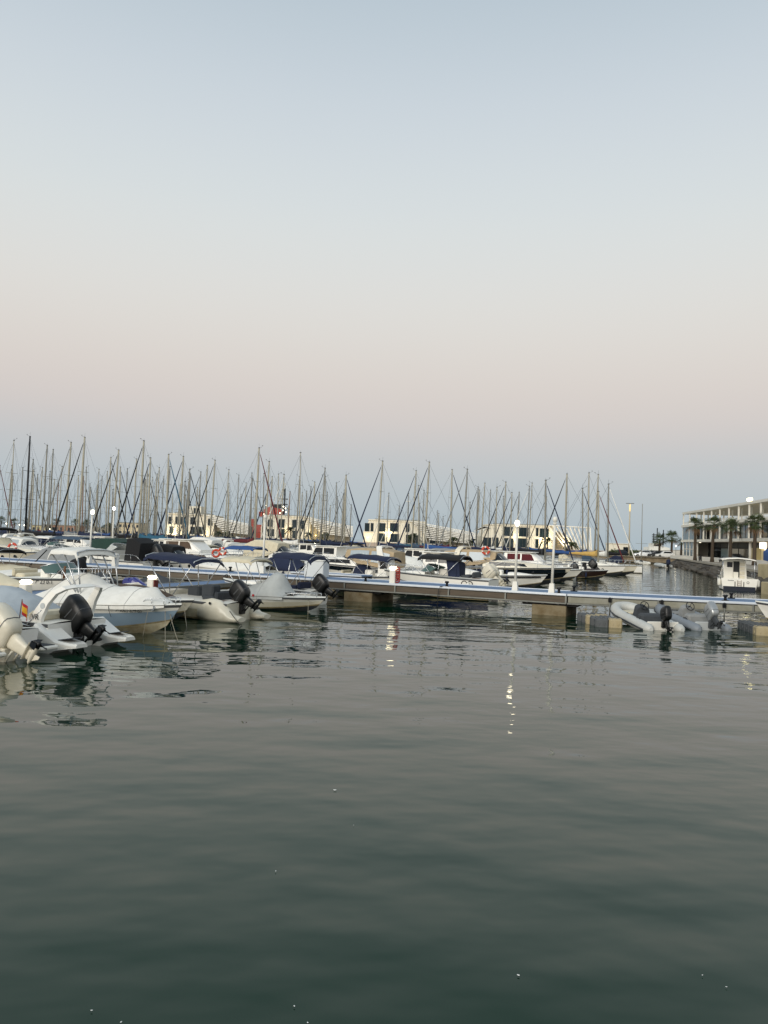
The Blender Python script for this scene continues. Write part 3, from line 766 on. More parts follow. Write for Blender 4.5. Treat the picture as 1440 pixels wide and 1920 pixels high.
for px_, py_, pz_, wd, th in ((ax + .72, .84, .50, .22, .05), (ax + .62, .82, .80, .17, .05), (ax + .42, .78, 1.15, .11, .05), (ax + .20, .72, 1.40, .08, .05), (ax + .02, .58, 1.52, .07, .04), (ax - .06, .3, 1.56, .07, .04), (ax - .06, -.3, 1.56, .07, .04),
                           (ax + .02, -.58, 1.52, .07, .04), (ax + .20, -.72, 1.40, .08, .05), (ax + .42, -.78, 1.15, .11, .05), (ax + .62, -.82, .80, .17, .05), (ax + .72, -.84, .50, .22, .05)):
    k = 1 if py_ > 0 else -1
    rings.append([(px_ - wd, py_ - th, pz_ - .03), (px_ + wd, py_ - th, pz_ + .03), (px_ + wd, py_ + th, pz_ + .05), (px_ - wd, py_ + th, pz_ - .01)])
MB().loft(rings, smooth=False).obj('roll_arch', GEL, r)
MB().lathe([(.075, -.006), (.075, .006)], (ax + .46, .845, 1.08), 14, axis='Y').obj('round_badge', LGREY, r)
text('lettering', 'VR', .20, BLK, r, (ax + .64, .895, .80), (R(90), 0, R(180)))
outboard(r, x0 + .0, 0, .28, 52, ENGB, ENGB, 1.12, accent=RUBG, legk=.58)
fl = empty('flag', (0, 0, 0)); fl.parent = r; fl.name = 'flag'
MB().tube([(ax + 1.05, 1.0, .66), (ax + .98, 1.0, 1.22)], .012, 5).obj('flag_staff', TEAK, r)
bpy.data.objects.remove(fl)
def flag(parent, o, w, h, cols, name='flag'):
    m = MB(); n = len(cols); hs = [0, .26, .74, 1.0] if n == 3 else [0, .5, 1]
    for k in range(n):
        P = []
        for i in range(7):
            u = i / 6; P.append([(o[0] - w * u * .7 - .03, o[1] + .05 * math.sin(u * 7), o[2] - h * lerp(hs[k], hs[k + 1], v) - u * .22) for v in (0, 1)])
        m.grid(P, k)
    return m.obj(name, cols, parent)
flag(r, (ax + .98, 1.0, 1.20), .26, .30, [RED, mat('flag_yellow', 'e0b02c', .7), RED])
rope(r, (x0 + .2, 1.0, 1.0), (x0 + .75, 1.05, .5), 0, .012, SS, 'grab_rail')
# --- F3: white covered boat with registration
L3 = 5.4; p = tip(341, 1134, .92, L3, HEAD_R)
r, H = runabout(p, HEAD_R, 'white covered motor boat with grey blue lower hull and registration lettering', L3, 2.15, .92, .74, hull=GEL, lower=GREYBLUE, bottom=WATERMARK, cover=WHITEC,
                prof=[(.0, .10), (.10, .35), (.30, .80), (.40, .88), (.50, .56), (.62, .47), (.74, .50), (.81, .46), (.865, .14), (.92, .04)], wob=.045, seed=3, rake=.95, rails=False, name='covered_motor_boat', mf=.66); claim(p, L3, 2.15, 'F3')
rail(r, H, .80, .97, .20, .85, 3, front=False)
H.seams(r, (6, 11, 16, 21), GREYC)
for i_ in (3, 7, 11, 15, 19):
    q_ = H.P[i_][0]; MB().tube([(q_[0], q_[1] - .012, q_[2] + .10), (q_[0] + .02, q_[1] - .02, q_[2] - .02), (q_[0] + .01, q_[1] + .10, q_[2] - .22)], .010, 4).obj('tie_strap', DGREY, r)
t = .76; q = H.ring(t); xx = H.S(t)[0]
text('registration_lettering', '7ª BA-2-679-00', .115, BLK, r, (xx + .0, -(lerp(q[4][0], q[5][0], .45) + .035), lerp(q[4][1], q[5][1], .45)), (R(99), 0, R(19.0)), sx=1.1)
bimini(r, -1.75, -.55, .8, 2.36, WHITEC, .95, hx=-.35, drop=.2, camber=.10, r=.022)
xb, bb, zb = H.S(.97)
for yy, tx in ((-.3, 1.3), (.1, 1.6)): rope(r, (xb - .35, yy * .4, zb - .15), (xb + tx * .45, yy - .9, -.05), .05, .009)
rope(r, (xb - .7, -.45, zb - .2), (xb - .72, -.6, -.05), .0, .008)
MB().lathe([(.09, -.03), (.10, .0), (.03, .03)], (xb - .55, -.42, zb - .10), 8, axis='Y').obj('bow_cleat', SS, r)
# --- F4: cream boat behind it
L4 = 5.2; p = tip(364, 1127, .75, L4, HEAD_R) + Vector((0, 0, 0))
r, H = runabout(p, HEAD_R, 'cream boat with brown canvas behind the registered boat', L4, 1.9, .78, .66, hull=CREAM, bottom=ANTI, cover=BROWN,
                prof=[(.05, .2), (.3, .45), (.6, .42), (.72, .3), (.80, .06)], seed=8, rake=.9, name='motor_boat', rails=False); claim(p, L4, 1.9, 'F4')
xb, bb, zb = H.S(.97)
rope(r, (xb - .2, -.1, zb - .1), (xb + .75, -1.1, -.05), .04, .009); rope(r, (xb - .3, -.2, zb - .1), (xb - .1, -.9, -.05), .0, .008)
# --- F5: small cream boat, stern out, black outboard
L5 = 4.7; p = stern(462, 1164, L5 + .5, HEAD_L)
r, H = runabout(p, HEAD_L, 'small cream boat with navy bimini, curved stern quarters and black outboard', L5, 2.0, .85, .62, hull=CREAM, lower=WATERMARK, bottom=ANTI, engine=None, rails=False, name='small_motor_boat', screen=False, seatm=DGREY); claim(p, L5, 2.0, 'F5')
for sg in (-1, 1):
    rings = []
    for xx, w_, zt, zb in ((-1.2, .17, .70, .0), (-1.7, .20, .80, -.05), (-2.05, .23, .74, -.06), (-2.35, .25, .52, -.05), (-2.6, .26, .28, -.02), (-2.95, .24, .20, .04)):
        yc = sg * .80; rings.append([(xx, yc + w_ * math.cos(a_), lerp(zb, zt, (math.sin(a_) + 1) / 2)) for a_ in [2 * math.pi * k / 10 for k in range(10)]])
    MB().loft(rings, smooth=True).obj('stern_quarter', CREAM, r)
MB().rbox((-1.2, .2, .95), (.5, .5, .5), .05).obj('helm_box', DGREY, r)
outboard(r, -L5 / 2 - .02, 0, .50, 54, ENGB, ENGB, .98, legk=.66)
bimini(r, -.95, 1.35, .85, 2.12, NAVY, .7, hx=.1, drop=.16, tilt=.06, camber=.12, r=.02)
MB().lathe([(.05, -.004), (.05, .004)], (-1.75, 1.012, .62), 10, axis='Y').obj('maker_badge', BLK, r)
rope(r, (-2.5, .9, .4), (-3.6, 1.6, -.05), .05, .014, ROPED)
# --- F6: speedboat with grey cover
L6 = 5.0; p = tip(611, 1121, .60, L6, HEAD_R)
r, H = runabout(p, HEAD_R, 'low white speedboat under a pale grey cover with red swoosh on its hull', L6, 1.95, .60, .52, hull=GEL, lower=CREAM, bottom=ANTI, cover=PGREY,
                prof=[(.0, .08), (.25, .25), (.45, .46), (.56, .92), (.62, .88), (.66, .30), (.70, .06)], seed=5, wob=.03, rake=.85, rails=False, name='speedboat'); claim(p, L6, 1.95, 'F6')
rail(r, H, .68, .93, .16, .8, 3)
H.seams(r, (8, 14, 19), GREYC)
m = MB(); P = []
for i in range(9):
    t = lerp(.08, .52, i / 8); q = H.ring(t); x_ = H.S(t)[0]; k = lerp(.25, .8, i / 8); hh = .055 * (1 - i / 8) + .004
    P.append([(x_, -(lerp(q[4][0], q[5][0], k) + .012), lerp(q[4][1], q[5][1], k) - hh * .3), (x_, -(lerp(q[4][0], q[5][0], k) + .012), lerp(q[4][1], q[5][1], k) + hh)])
m.grid(P, 0).obj('swoosh_stripe', RED, r)
MB().box((.95, -.2, .70), (.5, .38, .03), rot=Matrix.Rotation(R(8), 3, 'Y')).obj('hatch', GLASS, r)
MB().lathe([(.05, -.02), (.05, .02)], (-.3, -.99, .58), 8, axis='Y').obj('side_light', RED, r)
bimini(r, -2.2, -.55, .8, 2.0, BEIGE, .6, hx=-.9, drop=.12, camber=.12, r=.018)
xb, bb, zb = H.S(.97)
rope(r, (xb - .5, -.3, zb - .05), (xb - .05, -1.1, .0), .03, .009)
# --- F7: black outboard boat behind the speedboat
L7 = 5.2; p = stern(598, 1134, L7, HEAD_L)
r, H = runabout(p, HEAD_L, 'white boat with navy bimini and black outboard behind the grey covered speedboat', L7, 2.0, .9, .62, engine=None, rails=False, name='motor_boat', screen=False); outboard(r, -L7 / 2 - .15, 0, .46, 54, ENGB, ENGB, 1.0, legk=.66); claim(p, L7, 2.0, 'F7')
bimini(r, -2.6, -.5, .85, 2.15, NAVY, .65, hx=-1.3, drop=.22, camber=.16, tilt=.03, r=.018)
# --- boats on the far side of the finger pontoon
p = mid(115, 31.0); r, H = runabout(p, HEAD_R, 'white boat with wraparound windscreen and oval vent behind the white cover', 5.4, 2.2, 1.15, .95, hull=GEL, name='motor_boat', rails=True); claim(p, 5.4, 2.2, 'G1')
t = .62; q = H.ring(t); xx = H.S(t)[0]
text('registration_lettering', '7ª 23 0-1', .22, BLK, r, (xx - .25, -(q[5][0] + .05), q[5][1] - .06), (R(80), 0, R(10)))
MB().lathe([(.16, -.01), (.13, .02)], (xx + .15, -.62, 1.22), 10, axis='Y').obj('oval_vent', BLK, r)
MB().tube([(xx + .5, -.75, 1.0), (xx + .55, -.75, 1.55)], .05, 6).obj('wooden_post', TEAK, r)
p = mid(-30, 27.8); r, H = runabout(p, HEAD_R, 'cream covered boat at the left edge behind the cream outboard', 4.6, 1.9, 1.0, .85, hull=CREAM, cover=BEIGE, prof=[(0, .1), (.3, .6), (.6, .5), (.95, .05)], rails=False, seed=11); claim(p, 4.6, 1.9, 'G2')
p = mid(62, 34.2); r, H = runabout(p, HEAD_L, 'boat whose outboard wears a black cover, behind the flag', 4.8, 1.9, .95, .8, cover=WHITEC, prof=[(0, .1), (.3, .4), (.95, .05)], engine=BLACKC, tilt=15, esize=1.15, rails=False, seed=12); claim(p, 4.8, 1.9, 'G3')
# jet skis
def jetski(loc, head, label, body, coverm=None):
    r = boat('jet_ski', loc, head, label, 'jet ski', 'jet skis moored by the pontoon')
    Hh = Hull(2.9, 1.1, .55, .42, draft=.15, rake=.5, p=2.0, fine=.4); Hh.mesh().obj('hull', [ANTI, BLACKHULL, body, RUBG], r); Hh.deck(crown=.1).obj('deck', body, r)
    if coverm: Hh.cover([(0, .1), (.35, .35), (.55, .6), (.7, .42), (.97, .05)], seed=4).obj('cover', coverm, r)
    else:
        house([(-1.2, .2, .16, .45, .72), (-.2, .2, .18, .45, .86), (.05, .2, .18, .5, .78)]).obj('saddle', BLACKC, r)
        house([(.0, .26, .2, .5, .98), (.5, .34, .2, .5, 1.02), (1.25, .2, .06, .55, .66)]).obj('front_cowl', body, r)
        MB().tube([(.1, -.38, 1.05), (.2, 0, 1.08), (.1, .38, 1.05)], .03, 6).obj('handlebar', BLKM, r)
        m = MB()
        for sg in (-1, 1): m.add([(.1, sg * .31, .75), (.9, sg * .27, .86), (1.15, sg * .18, .70), (.5, sg * .345, .70)], [(0, 1, 2, 3)])
        m.obj('side_decal', PLAST, r)
    return r
JB = mat('jetski_blue', '2b2f7d', .25, coat=.5)
p = mid(240, 33.2); jetski(p, HEAD_R, 'blue jet ski with white flash behind the white covered boat', JB); claim(p, 2.9, 1.1, 'J1')
p = mid(190, 35.6); jetski(p, HEAD_R, 'jet ski under a dark grey cover left of the blue jet ski', BLACKHULL, DGREY); claim(p, 2.9, 1.1, 'J2')
p = mid(294, 36.2); jetski(p, HEAD_R, 'dark jet ski under a black cover right of the blue jet ski', BLACKHULL, DGREY); claim(p, 2.9, 1.1, 'J3')
p = mid(432, 39.3); r = rib(p, HEAD_R, 'dark grey brown inflatable boat afloat under the cream bimini', 4.2, 1.9, .26, BROWN, LGREY, None); claim(p, 4.2, 1.9, 'G5')
p = mid(15, 37.4); r, H = runabout(p, HEAD_R, 'white boat with a black sun awning near the left edge', 5.2, 2.0, .95, .8, cover=BEIGE, prof=[(0, .1), (.3, .4), (.6, .3), (.95, .05)], rails=False, bim=BLACKC, bimh=1.1); claim(p, 5.2, 2.0, 'G7')

# --- beyond the long pontoon
p = mid(12, 57); r, H = cruiser(p, HEAD_R, 'cream motor cruiser with black bimini and covered windscreen at the left edge', 8.4, 2.9, 1.3, 1.0, hull=CREAM, screen=BEIGE, bim=BLACKC, arch=False, canopy=None); claim(p, 8.4, 2.9, 'B1')
p = mid(96, 50.6); r, H = runabout(p, HEAD_L, 'boat under a large sloping grey tarpaulin by the left lamp post', 5.6, 2.2, .9, .75, cover=GREYC, prof=[(0, .55), (.1, .75), (.35, .98), (.6, .85), (.75, .35), (.95, .05)], wob=.03, rails=False, seed=21); claim(p, 5.6, 2.2, 'B2')
p = mid(182, 60); r, H = cruiser(p, HEAD_L, 'white cabin boat with dark green windows and green aft canopy', 7.6, 2.7, 1.2, .95, win=DGREEN, hard=False, canopy=DGREEN, arch=False, tall=1.0, screen=DGREEN); claim(p, 7.6, 2.7, 'B3')
MB().rbox((-1.5, 0, 2.34), (1.7, 1.7, .06), .03).obj('blue_roof', NAVY, r)
p = mid(213, 53.6); r, H = cruiser(p, HEAD_L, 'white boat with grey cockpit cover, tall black aft tent and black outboard', 7.2, 2.6, 1.15, .95, canopy=None, arch=False, screen=PGREY, portl=False); claim(p, 7.6, 2.6, 'B4')
house([(-3.1, 1.0, .85, .9, 2.2), (-2.5, 1.0, .85, .9, 2.55), (-1.9, 1.0, .8, 1.0, 2.5)]).obj('aft_tent', BLACKC, r); outboard(r, -3.75, 0, .95, 40, ENGB, ENGB, 1.3)
p = mid(368, 61.5); r, H = cruiser(p, HEAD_R, 'white motor yacht with brown tinted windows, dark hull band and hardtop', 9.0, 3.0, 1.25, .85, win=BROWN, hard=True, arch=False, stripe=GLASS); claim(p, 9.6, 3.2, 'B6')
p = mid(412, 74); r, H = cruiser(p, HEAD_R, 'white boat with a peaked white canopy left of the maroon sail cover', 8.2, 2.8, 1.25, 1.0, canopy=WHITEC, arch=False, tall=1.2); claim(p, 8.2, 2.8, 'B7')
p = mid(482, 55.7); r, H = runabout(p, HEAD_R, 'white open boat with a short blue bimini behind the middle lamp post', 6.0, 2.3, 1.0, .8, bim=BLUE, bimh=1.35); claim(p, 6, 2.3, 'B8')
p = mid(537, 65.5); r, H = cruiser(p, HEAD_R, 'boat with cream peaked canopy above a black hull band', 8.4, 2.9, 1.3, 1.05, canopy=BEIGE, arch=False, tall=1.15, stripe=BLACKHULL); claim(p, 8.4, 2.9, 'B9')
p = mid(500, 52.6); r, H = runabout(p, HEAD_L, 'white boat with navy cockpit cover beside the dock locker', 6.2, 2.3, 1.05, .85, cover=NAVY, prof=[(0, .3), (.15, .75), (.4, .8), (.6, .3), (.95, .03)], seed=31); claim(p, 6.2, 2.3, 'B10')
p = mid(655, 57.8); r, H = cruiser(p, HEAD_L, 'white sports cruiser with tan canopy, swept arch and wraparound windscreen', 9.8, 3.2, 1.3, .95, canopy=TAN, arch=True, tall=1.0, canwin=GLASSL, stripe=GLASS); claim(p, 9.8, 3.2, 'B11')
p = mid(708, 46.6); r, H = runabout(p, HEAD_R, 'white console boat with navy bimini and navy engine covers beside the pontoon', 5.8, 2.3, .95, .75, hull=GEL, screen=False, rails=True, name='console_boat'); claim(p, 5.8, 2.3, 'B12')
house([(.3, .5, .45, .7, 1.85), (1.0, .5, .42, .75, 1.85)]).obj('wheelhouse', GEL, r)
for sg in (-1, 1): hwin([(.3, .5, .45, .7, 1.85), (1.0, .5, .42, .75, 1.85)], .42, .9, .5, .88, sg).obj('window', GLASS, r)
MB().lathe([(.02, .75), (.35, .68), (.55, .45), (.62, .15), (.60, -.05)], (-.9, 0, .75), 12).obj('seat_cover', NAVY, r)
MB().lathe([(.02, .42), (.22, .38), (.36, .2), (.40, -.05)], (1.7, -.3, .85), 12).obj('hatch_cover', NAVY, r)
bimini(r, -1.5, 1.2, 1.0, 1.95, NAVY, .8, hx=-.2, tilt=-.05)
p = mid(822, 42.4); r, H = runabout(p, HEAD_L, 'white sports boat with black bimini and two oval decals on its side', 6.4, 2.4, 1.35, 1.1, hull=GEL, lower=NAVYHULL, name='sports_boat', rails=True); claim(p, 6.4, 2.4, 'B13')
bimini(r, -1.7, .8, 1.0, 2.2, BLACKC, .9, hx=-.3, camber=.2)
MB().quad((-1.55, .75, .95), (-.95, .8, .95), (-.75, .8, 2.1), (-1.45, .75, 2.1)).obj('side_curtain', NAVY, r); house([(-1.35, .8, .8, .9, 1.9), (-.95, .82, .8, .9, 2.05)]).obj('aft_curtain', NAVY, r)
t = .22; q = H.ring(t); xx = H.S(t)[0]
for k in (0, 1): MB().torus((xx + .12 - .30 * k, q[5][0] * .99 + .03, lerp(q[4][1], q[5][1], .55)), .15, .022, 14, 4, rot=Matrix.Rotation(R(90), 3, 'X')).obj('oval_decal', BLK, r)
MB().rbox((-3.55, 0, .28), (.9, 1.9, .10), .03).obj('swim_platform', GELD, r)
p = mid(838, 49.2); r, H = runabout(p, HEAD_L, 'white boat with twin cream outboards tilted up behind the pontoon', 6.0, 2.3, .9, .7, hull=GEL, engine=ENGW, tilt=48, esize=1.15, eng2=True, screen=False); claim(p, 6.6, 2.3, 'B17')
p = mid(948, 54.2); r, H = runabout(p, HEAD_R, 'low white boat with a black side stripe pointing right, before the lamp post', 6.0, 2.1, 1.0, .78, hull=GEL, stripe=BLACKHULL, screen=False, rails=False); claim(p, 6.0, 2.1, 'B16')
p = mid(945, 59.6); r, H = cruiser(p, HEAD_R, 'large cream cruiser with long dark side windows, tan canopy and black lower hull', 10.6, 3.4, 1.45, 1.12, hull=CREAM, lower=BLACKHULL, canopy=TAN, arch=True, tall=.95, canwin=GLASSL, stripe=GLASS); claim(p, 10.6, 3.4, 'BP')
lq = r.matrix_basis @ Vector((-1.0, -1.5, 2.5)); lifebuoy(lq, Matrix.Rotation(R(90), 3, 'X'), 'orange lifebuoy on the large cream cruiser with tan canopy')
p = mid(1000, 66.5); r, H = cruiser(p, HEAD_R, 'white pilothouse boat with dark red windows behind the large cream cruiser', 8.6, 2.9, 1.15, .78, win=MAROON, hard=True, arch=False); claim(p, 8.6, 2.9, 'B18')
p = mid(1028, 71.5); r, H = runabout(p, HEAD_L, 'white boat with black outboard left of the small dark wooden dinghy', 5.0, 2.0, .9, .7, engine=ENGB, tilt=45, esize=1.0, screen=False); claim(p, 5, 2, 'B19')
p = mid(1065, 79); r, H = runabout(p, HEAD_L, 'small white boat with tilted black outboard beneath the blue sail cover', 5.2, 2.0, .95, .75, engine=ENGB, tilt=48, esize=1.2, screen=False); claim(p, 5.2, 2, 'B20')
p = tip(1141, 1069, .9, 4.6, HEAD_R); r, H = runabout(p, HEAD_R, 'dark brown wooden dinghy with black canvas upright at the right of the row', 4.6, 1.7, .9, .65, hull=mat('dark_wood_hull', '2a1c17', .4), bottom=ANTI, screen=False, rails=False, name='wooden_dinghy'); claim(p, 4.6, 1.7, 'B21')
MB().rbox((.0, 0, 1.1), (.4, .1, .9), .03).obj('canvas_roll', BLACKC, r)
q_ = W(20, 1060, 1.0); lq = mid(24, 51.8)
lifebuoy((lq.x, lq.y, 1.62), Matrix.Rotation(R(80), 3, 'X') @ Matrix.Rotation(0, 3, 'Z'), 'orange lifebuoy beside the cream cruiser at the left edge')
lq = mid(302, 58); lifebuoy((lq.x, lq.y, 1.45), Matrix.Rotation(R(90), 3, 'X'), 'orange lifebuoy left of the brown windowed motor yacht')
lq = mid(406, 58.2); lifebuoy((lq.x, lq.y, 1.55), Matrix.Rotation(R(90), 3, 'X'), 'red lifebuoy on the rail of the brown windowed yacht', True)
lq = mid(418, 58.2); lifebuoy((lq.x, lq.y, 1.72), Matrix.Rotation(R(90), 3, 'X'), 'orange lifebuoy right beside the red lifebuoy')

# more boats in the crowded rows behind
rnd = random.Random(5)
FCOL = [('white', WHITEC), ('black', BLACKC), ('beige', BEIGE), ('white', WHITEC), ('grey', GREYC), ('black', BLACKC), ('pale grey', PGREY), ('slate', SLATE), ('navy', NAVY), ('dark grey', DGREY)]
spots = [(60, 62), (120, 70), (262, 66), (300, 55.5), (320, 71), (445, 67), (575, 73), (602, 66), (610, 52.5), (690, 66), (735, 60), (770, 68), (795, 56), (845, 64), (870, 72), (905, 79), (760, 76), (650, 78), (520, 80), (160, 80), (30, 74), (820, 82), (700, 50.5), (845, 55), (20, 66), (95, 58), (150, 52), (205, 72), (340, 53.5), (395, 68), (430, 60), (480, 74), (555, 57), (640, 70), (730, 53), (780, 50), (890, 66), (925, 84), (290, 62), (590, 84), (450, 84), (100, 82)]
place = ['left of the tall black mast', 'below the tall black mast', 'near the left lamp post', 'among the left masts', 'behind the black aft tent', 'behind the navy bimini', 'before the leftmost pavilion', 'behind the cream bimini', 'before the maroon sail cover', 'before the red ship',
         'behind the dock locker', 'left of the tan canopy cruiser', 'behind the tan canopy cruiser', 'before the middle pavilion', 'behind the red hose pedestal', 'behind the oval decal boat', 'behind the twin cream outboards', 'behind the cream cruiser', 'before the rightmost pavilion']
used = set()
for i, (x_, d_) in enumerate(spots):
    Lb = rnd.uniform(6.2, 8.2) if i < 26 else rnd.uniform(5.2, 6.4); Bb = 2.5 if i < 26 else 2.2; ok = None
    for k in range(30):
        for dd in (k * .6, -k * .6):
            if d_ + dd > 49.5 and free(mid(x_, d_ + dd), Lb + .6, Bb): ok = d_ + dd; break
        if ok: break
    if not ok: continue
    p = mid(x_, ok); claim(p, Lb + .6, Bb, 'fill%d' % i); cn, cm = FCOL[(i * 7 + i // 3) % 10]; h = rnd.choice([HEAD_L, HEAD_R]); side = 'left' if h == HEAD_L else 'right'
    kind = i % 4; pl = place[min(18, int(x_ / 50))]
    if kind == 0: lab = 'white cruiser with %s canopy, bow %s, %s' % (cn, side, pl); f_ = lambda l: cruiser(p, h, l, Lb, Bb, 1.1, .78, canopy=cm, arch=i % 8 == 0, tall=rnd.uniform(.75, .95), canwin=GLASSL if i % 3 == 0 else None)
    elif kind == 1: lab = 'open boat with %s bimini, bow %s, %s' % (cn, side, pl); f_ = lambda l: runabout(p, h, l, Lb, Bb, 1.05, .85, bim=cm, bimh=rnd.uniform(1.15, 1.45), hull=rnd.choice([GEL, CREAM]))
    elif kind == 2: lab = 'covered boat under %s canvas, bow %s, %s' % (cn, side, pl); f_ = lambda l: runabout(p, h, l, Lb, Bb, 1.05, .85, cover=cm, prof=[(0, .3), (.15, .7), (.4, rnd.uniform(.55, .85)), (.62, .35), (.95, .03)], seed=i + 40, engine=ENGB if i % 3 else None, tilt=35, esize=1.1)
    else: lab = 'white hardtop boat with dark windows, bow %s, %s' % (side, pl); f_ = lambda l: cruiser(p, h, l, Lb, Bb, 1.05, .68, hard=True, arch=False)
    while lab in used: lab = 'farther ' + lab
    used.add(lab); f_(lab)
# ------------------------------------------------------------------ sailing boats
MASTG = mat('mast_aluminium', '8b887e', .5, .1, dirt=.2, dscale=1, dcol='84827a'); MASTL = mat('mast_pale', 'aaa492', .5, .05, dirt=.2, dscale=1, dcol='96917f')
MASTB = mat('mast_black', '15161a', .35, .2); MASTR = mat('mast_wood', '8a6a52', .5, dirt=.3, dscale=2, dcol='5b4334')
WIRE = mat('rigging_wire', '6e7275', .4, .6)
def sailboat(loc, head, Hm, L, label, mastm=MASTG, furl=None, cover=NAVY, hull=GEL, hood=None, lean=(0, 0), thick=1.0, cabin_m=GELD, spreaders=2, vane=0, name='sailing_boat', boom=True, lazy=0):
    r = boat(name, loc, head, label, 'sailing boat', 'sailing boats in the marina')
    B = L * .285; H = Hull(L, B, 1.15, .95, draft=.3, rake=L * .10, tw=.62, p=2.0, fine=.5, nst=12)
    ms = NAVYHULL if hull is NAVYHULL else hull
    H.mesh().obj('hull', [ANTI, hull, hull, RUBG, GRIME], r); H.deck(n=8).obj('deck', GELD, r)
    w = B * .30; st = [(-L * .18, w, w * .85, .95, 1.45), (L * .08, w * .95, w * .8, 1.0, 1.42), (L * .26, w * .5, w * .35, 1.08, 1.2)]
    cab = house(st).obj('cabin', cabin_m, r)
    for sg in (-1, 1): hwin(st, -L * .14, L * .10, .4, .75, sg).obj('window', GLASS, cab)
    mx = L * .10; top = Vector((mx - Hm * lean[0] - Hm * .012, Hm * lean[1], Hm)); foot = Vector((mx, 0, 1.35))
    rr = .112 * thick
    mst = MB().tube([foot, foot.lerp(top, .5), foot.lerp(top, .8), top], [rr, rr, rr * .92, rr * .72], 8).obj('mast', mastm, r)
    sp = []
    for k in range(spreaders):
        c = foot.lerp(top, .40 + .27 * k if spreaders == 2 else .55); ww = B * (.34 - .06 * k)
        MB().tube([c + Vector((-.12, -ww, .03)), c, c + Vector((-.12, ww, .03))], .024, 5).obj('spreader', mastm, mst)
        sp.append((c, ww))
    m = MB(); m.box(top + Vector((0, 0, .03)), (.22, .08, .07)); m.tube([top, top + Vector((-.02, 0, .55 if vane % 2 else .28))], .009, 4)
    if vane != 2: m.tube([top + Vector((0, 0, .08)), top + Vector((.38, .05, .14)), top + Vector((.42, .05, .26))], .009, 4); m.box(top + Vector((.42, .05, .28)), (.16, .02, .05))
    m.obj('masthead', BLKM, mst)
    bow = Vector((H.S(.985)[0], 0, H.S(.985)[2] + .1)); sternp = Vector((-L / 2 + .1, 0, 1.0))
    hf = foot.lerp(top, .985)
    if furl:
        a = bow + (hf - bow) * .03; b = bow + (hf - bow) * .95
        MB().tube([a, a.lerp(b, .05), a.lerp(b, .35), a.lerp(b, .75), b], [.045, .085 * thick, .08 * thick, .058 * thick, .035], 6).obj('furled_jib', furl, r)
    MB().tube([bow, hf], .013, 4).obj('forestay', WIRE, r)
    MB().tube([sternp, hf], .013, 4).obj('backstay', WIRE, r)
    for sg in (-1, 1):
        pts = [Vector((mx - .1, sg * B * .46, 1.05))] + [c + Vector((-.12, sg * ww, .03)) for c, ww in sp] + [hf]
        MB().tube(pts, .012, 4).obj('shroud', WIRE, r)
        MB().tube([Vector((mx - .35, sg * B * .46, 1.05)), foot.lerp(top, .42)], .008, 4).obj('lower_shroud', WIRE, r)
    if boom:
        g = Vector((mx - .12, 0, 2.15)); e = Vector((-L * .33, 0, 2.3))
        bm = MB().tube([g, e], .065, 6).obj('boom', mastm, r)
        if cover:
            P = []
            for i in range(13):
                u = i / 12; c = g.lerp(e, u); hh = lerp(.58, .22, u ** .8) + .03 * math.sin(u * 19); ww = lerp(.22, .14, u)
                if u < .06: hh = .75
                P.append([c + Vector((0, ww * math.cos(a_) * (1 if math.sin(a_) < 0 else 1), hh * (.45 + .55 * math.sin(a_)) - .08)) for a_ in [2 * math.pi * k / 8 for k in range(8)]])
            MB().loft(P, smooth=True).obj('sail_cover', cover, bm)
    if hood:
        house([(-L * .24, w * 1.05, w * .9, 1.2, 2.0), (-L * .16, w * 1.05, w * .95, 1.2, 2.1), (-L * .05, w, w * .7, 1.4, 1.5)]).obj('spray_hood', hood, r)
    rail(r, H, .80, .98, .6, .92, 2, front=True, r=.014)
    m = MB()
    for sg in (-1, 1):
        pts = [(H.S(t)[0], sg * H.S(t)[1] * .93, H.S(t)[2] + .6) for t in (.02, .2, .4, .6, .8)]; m.tube(pts, .008, 4)
        for t in (.02, .2, .4, .6): x_, b_, z_ = H.S(t); m.tube([(x_, sg * b_ * .93, z_), (x_, sg * b_ * .93, z_ + .6)], .012, 4)
    m.obj('guard_rail', SS, r)
    return r
CV = {'n': NAVY, 'k': BLACKC, 't': TEAL, 'b': BLUE, 'm': MAROON, 'w': WHITEC, 'g': GREYC, 's': SLATE, 'y': YELLOW, 'c': BEIGE, '-': None}
CN = {'n': 'navy', 'k': 'black', 't': 'teal', 'b': 'blue', 'm': 'maroon', 'w': 'white', 'g': 'grey', 's': 'slate', 'y': 'yellow', 'c': 'beige', '-': 'no'}
MM = {'g': (MASTG, 'silver'), 'l': (MASTL, 'pale'), 'k': (MASTB, 'black'), 'r': (MASTR, 'brownish')}
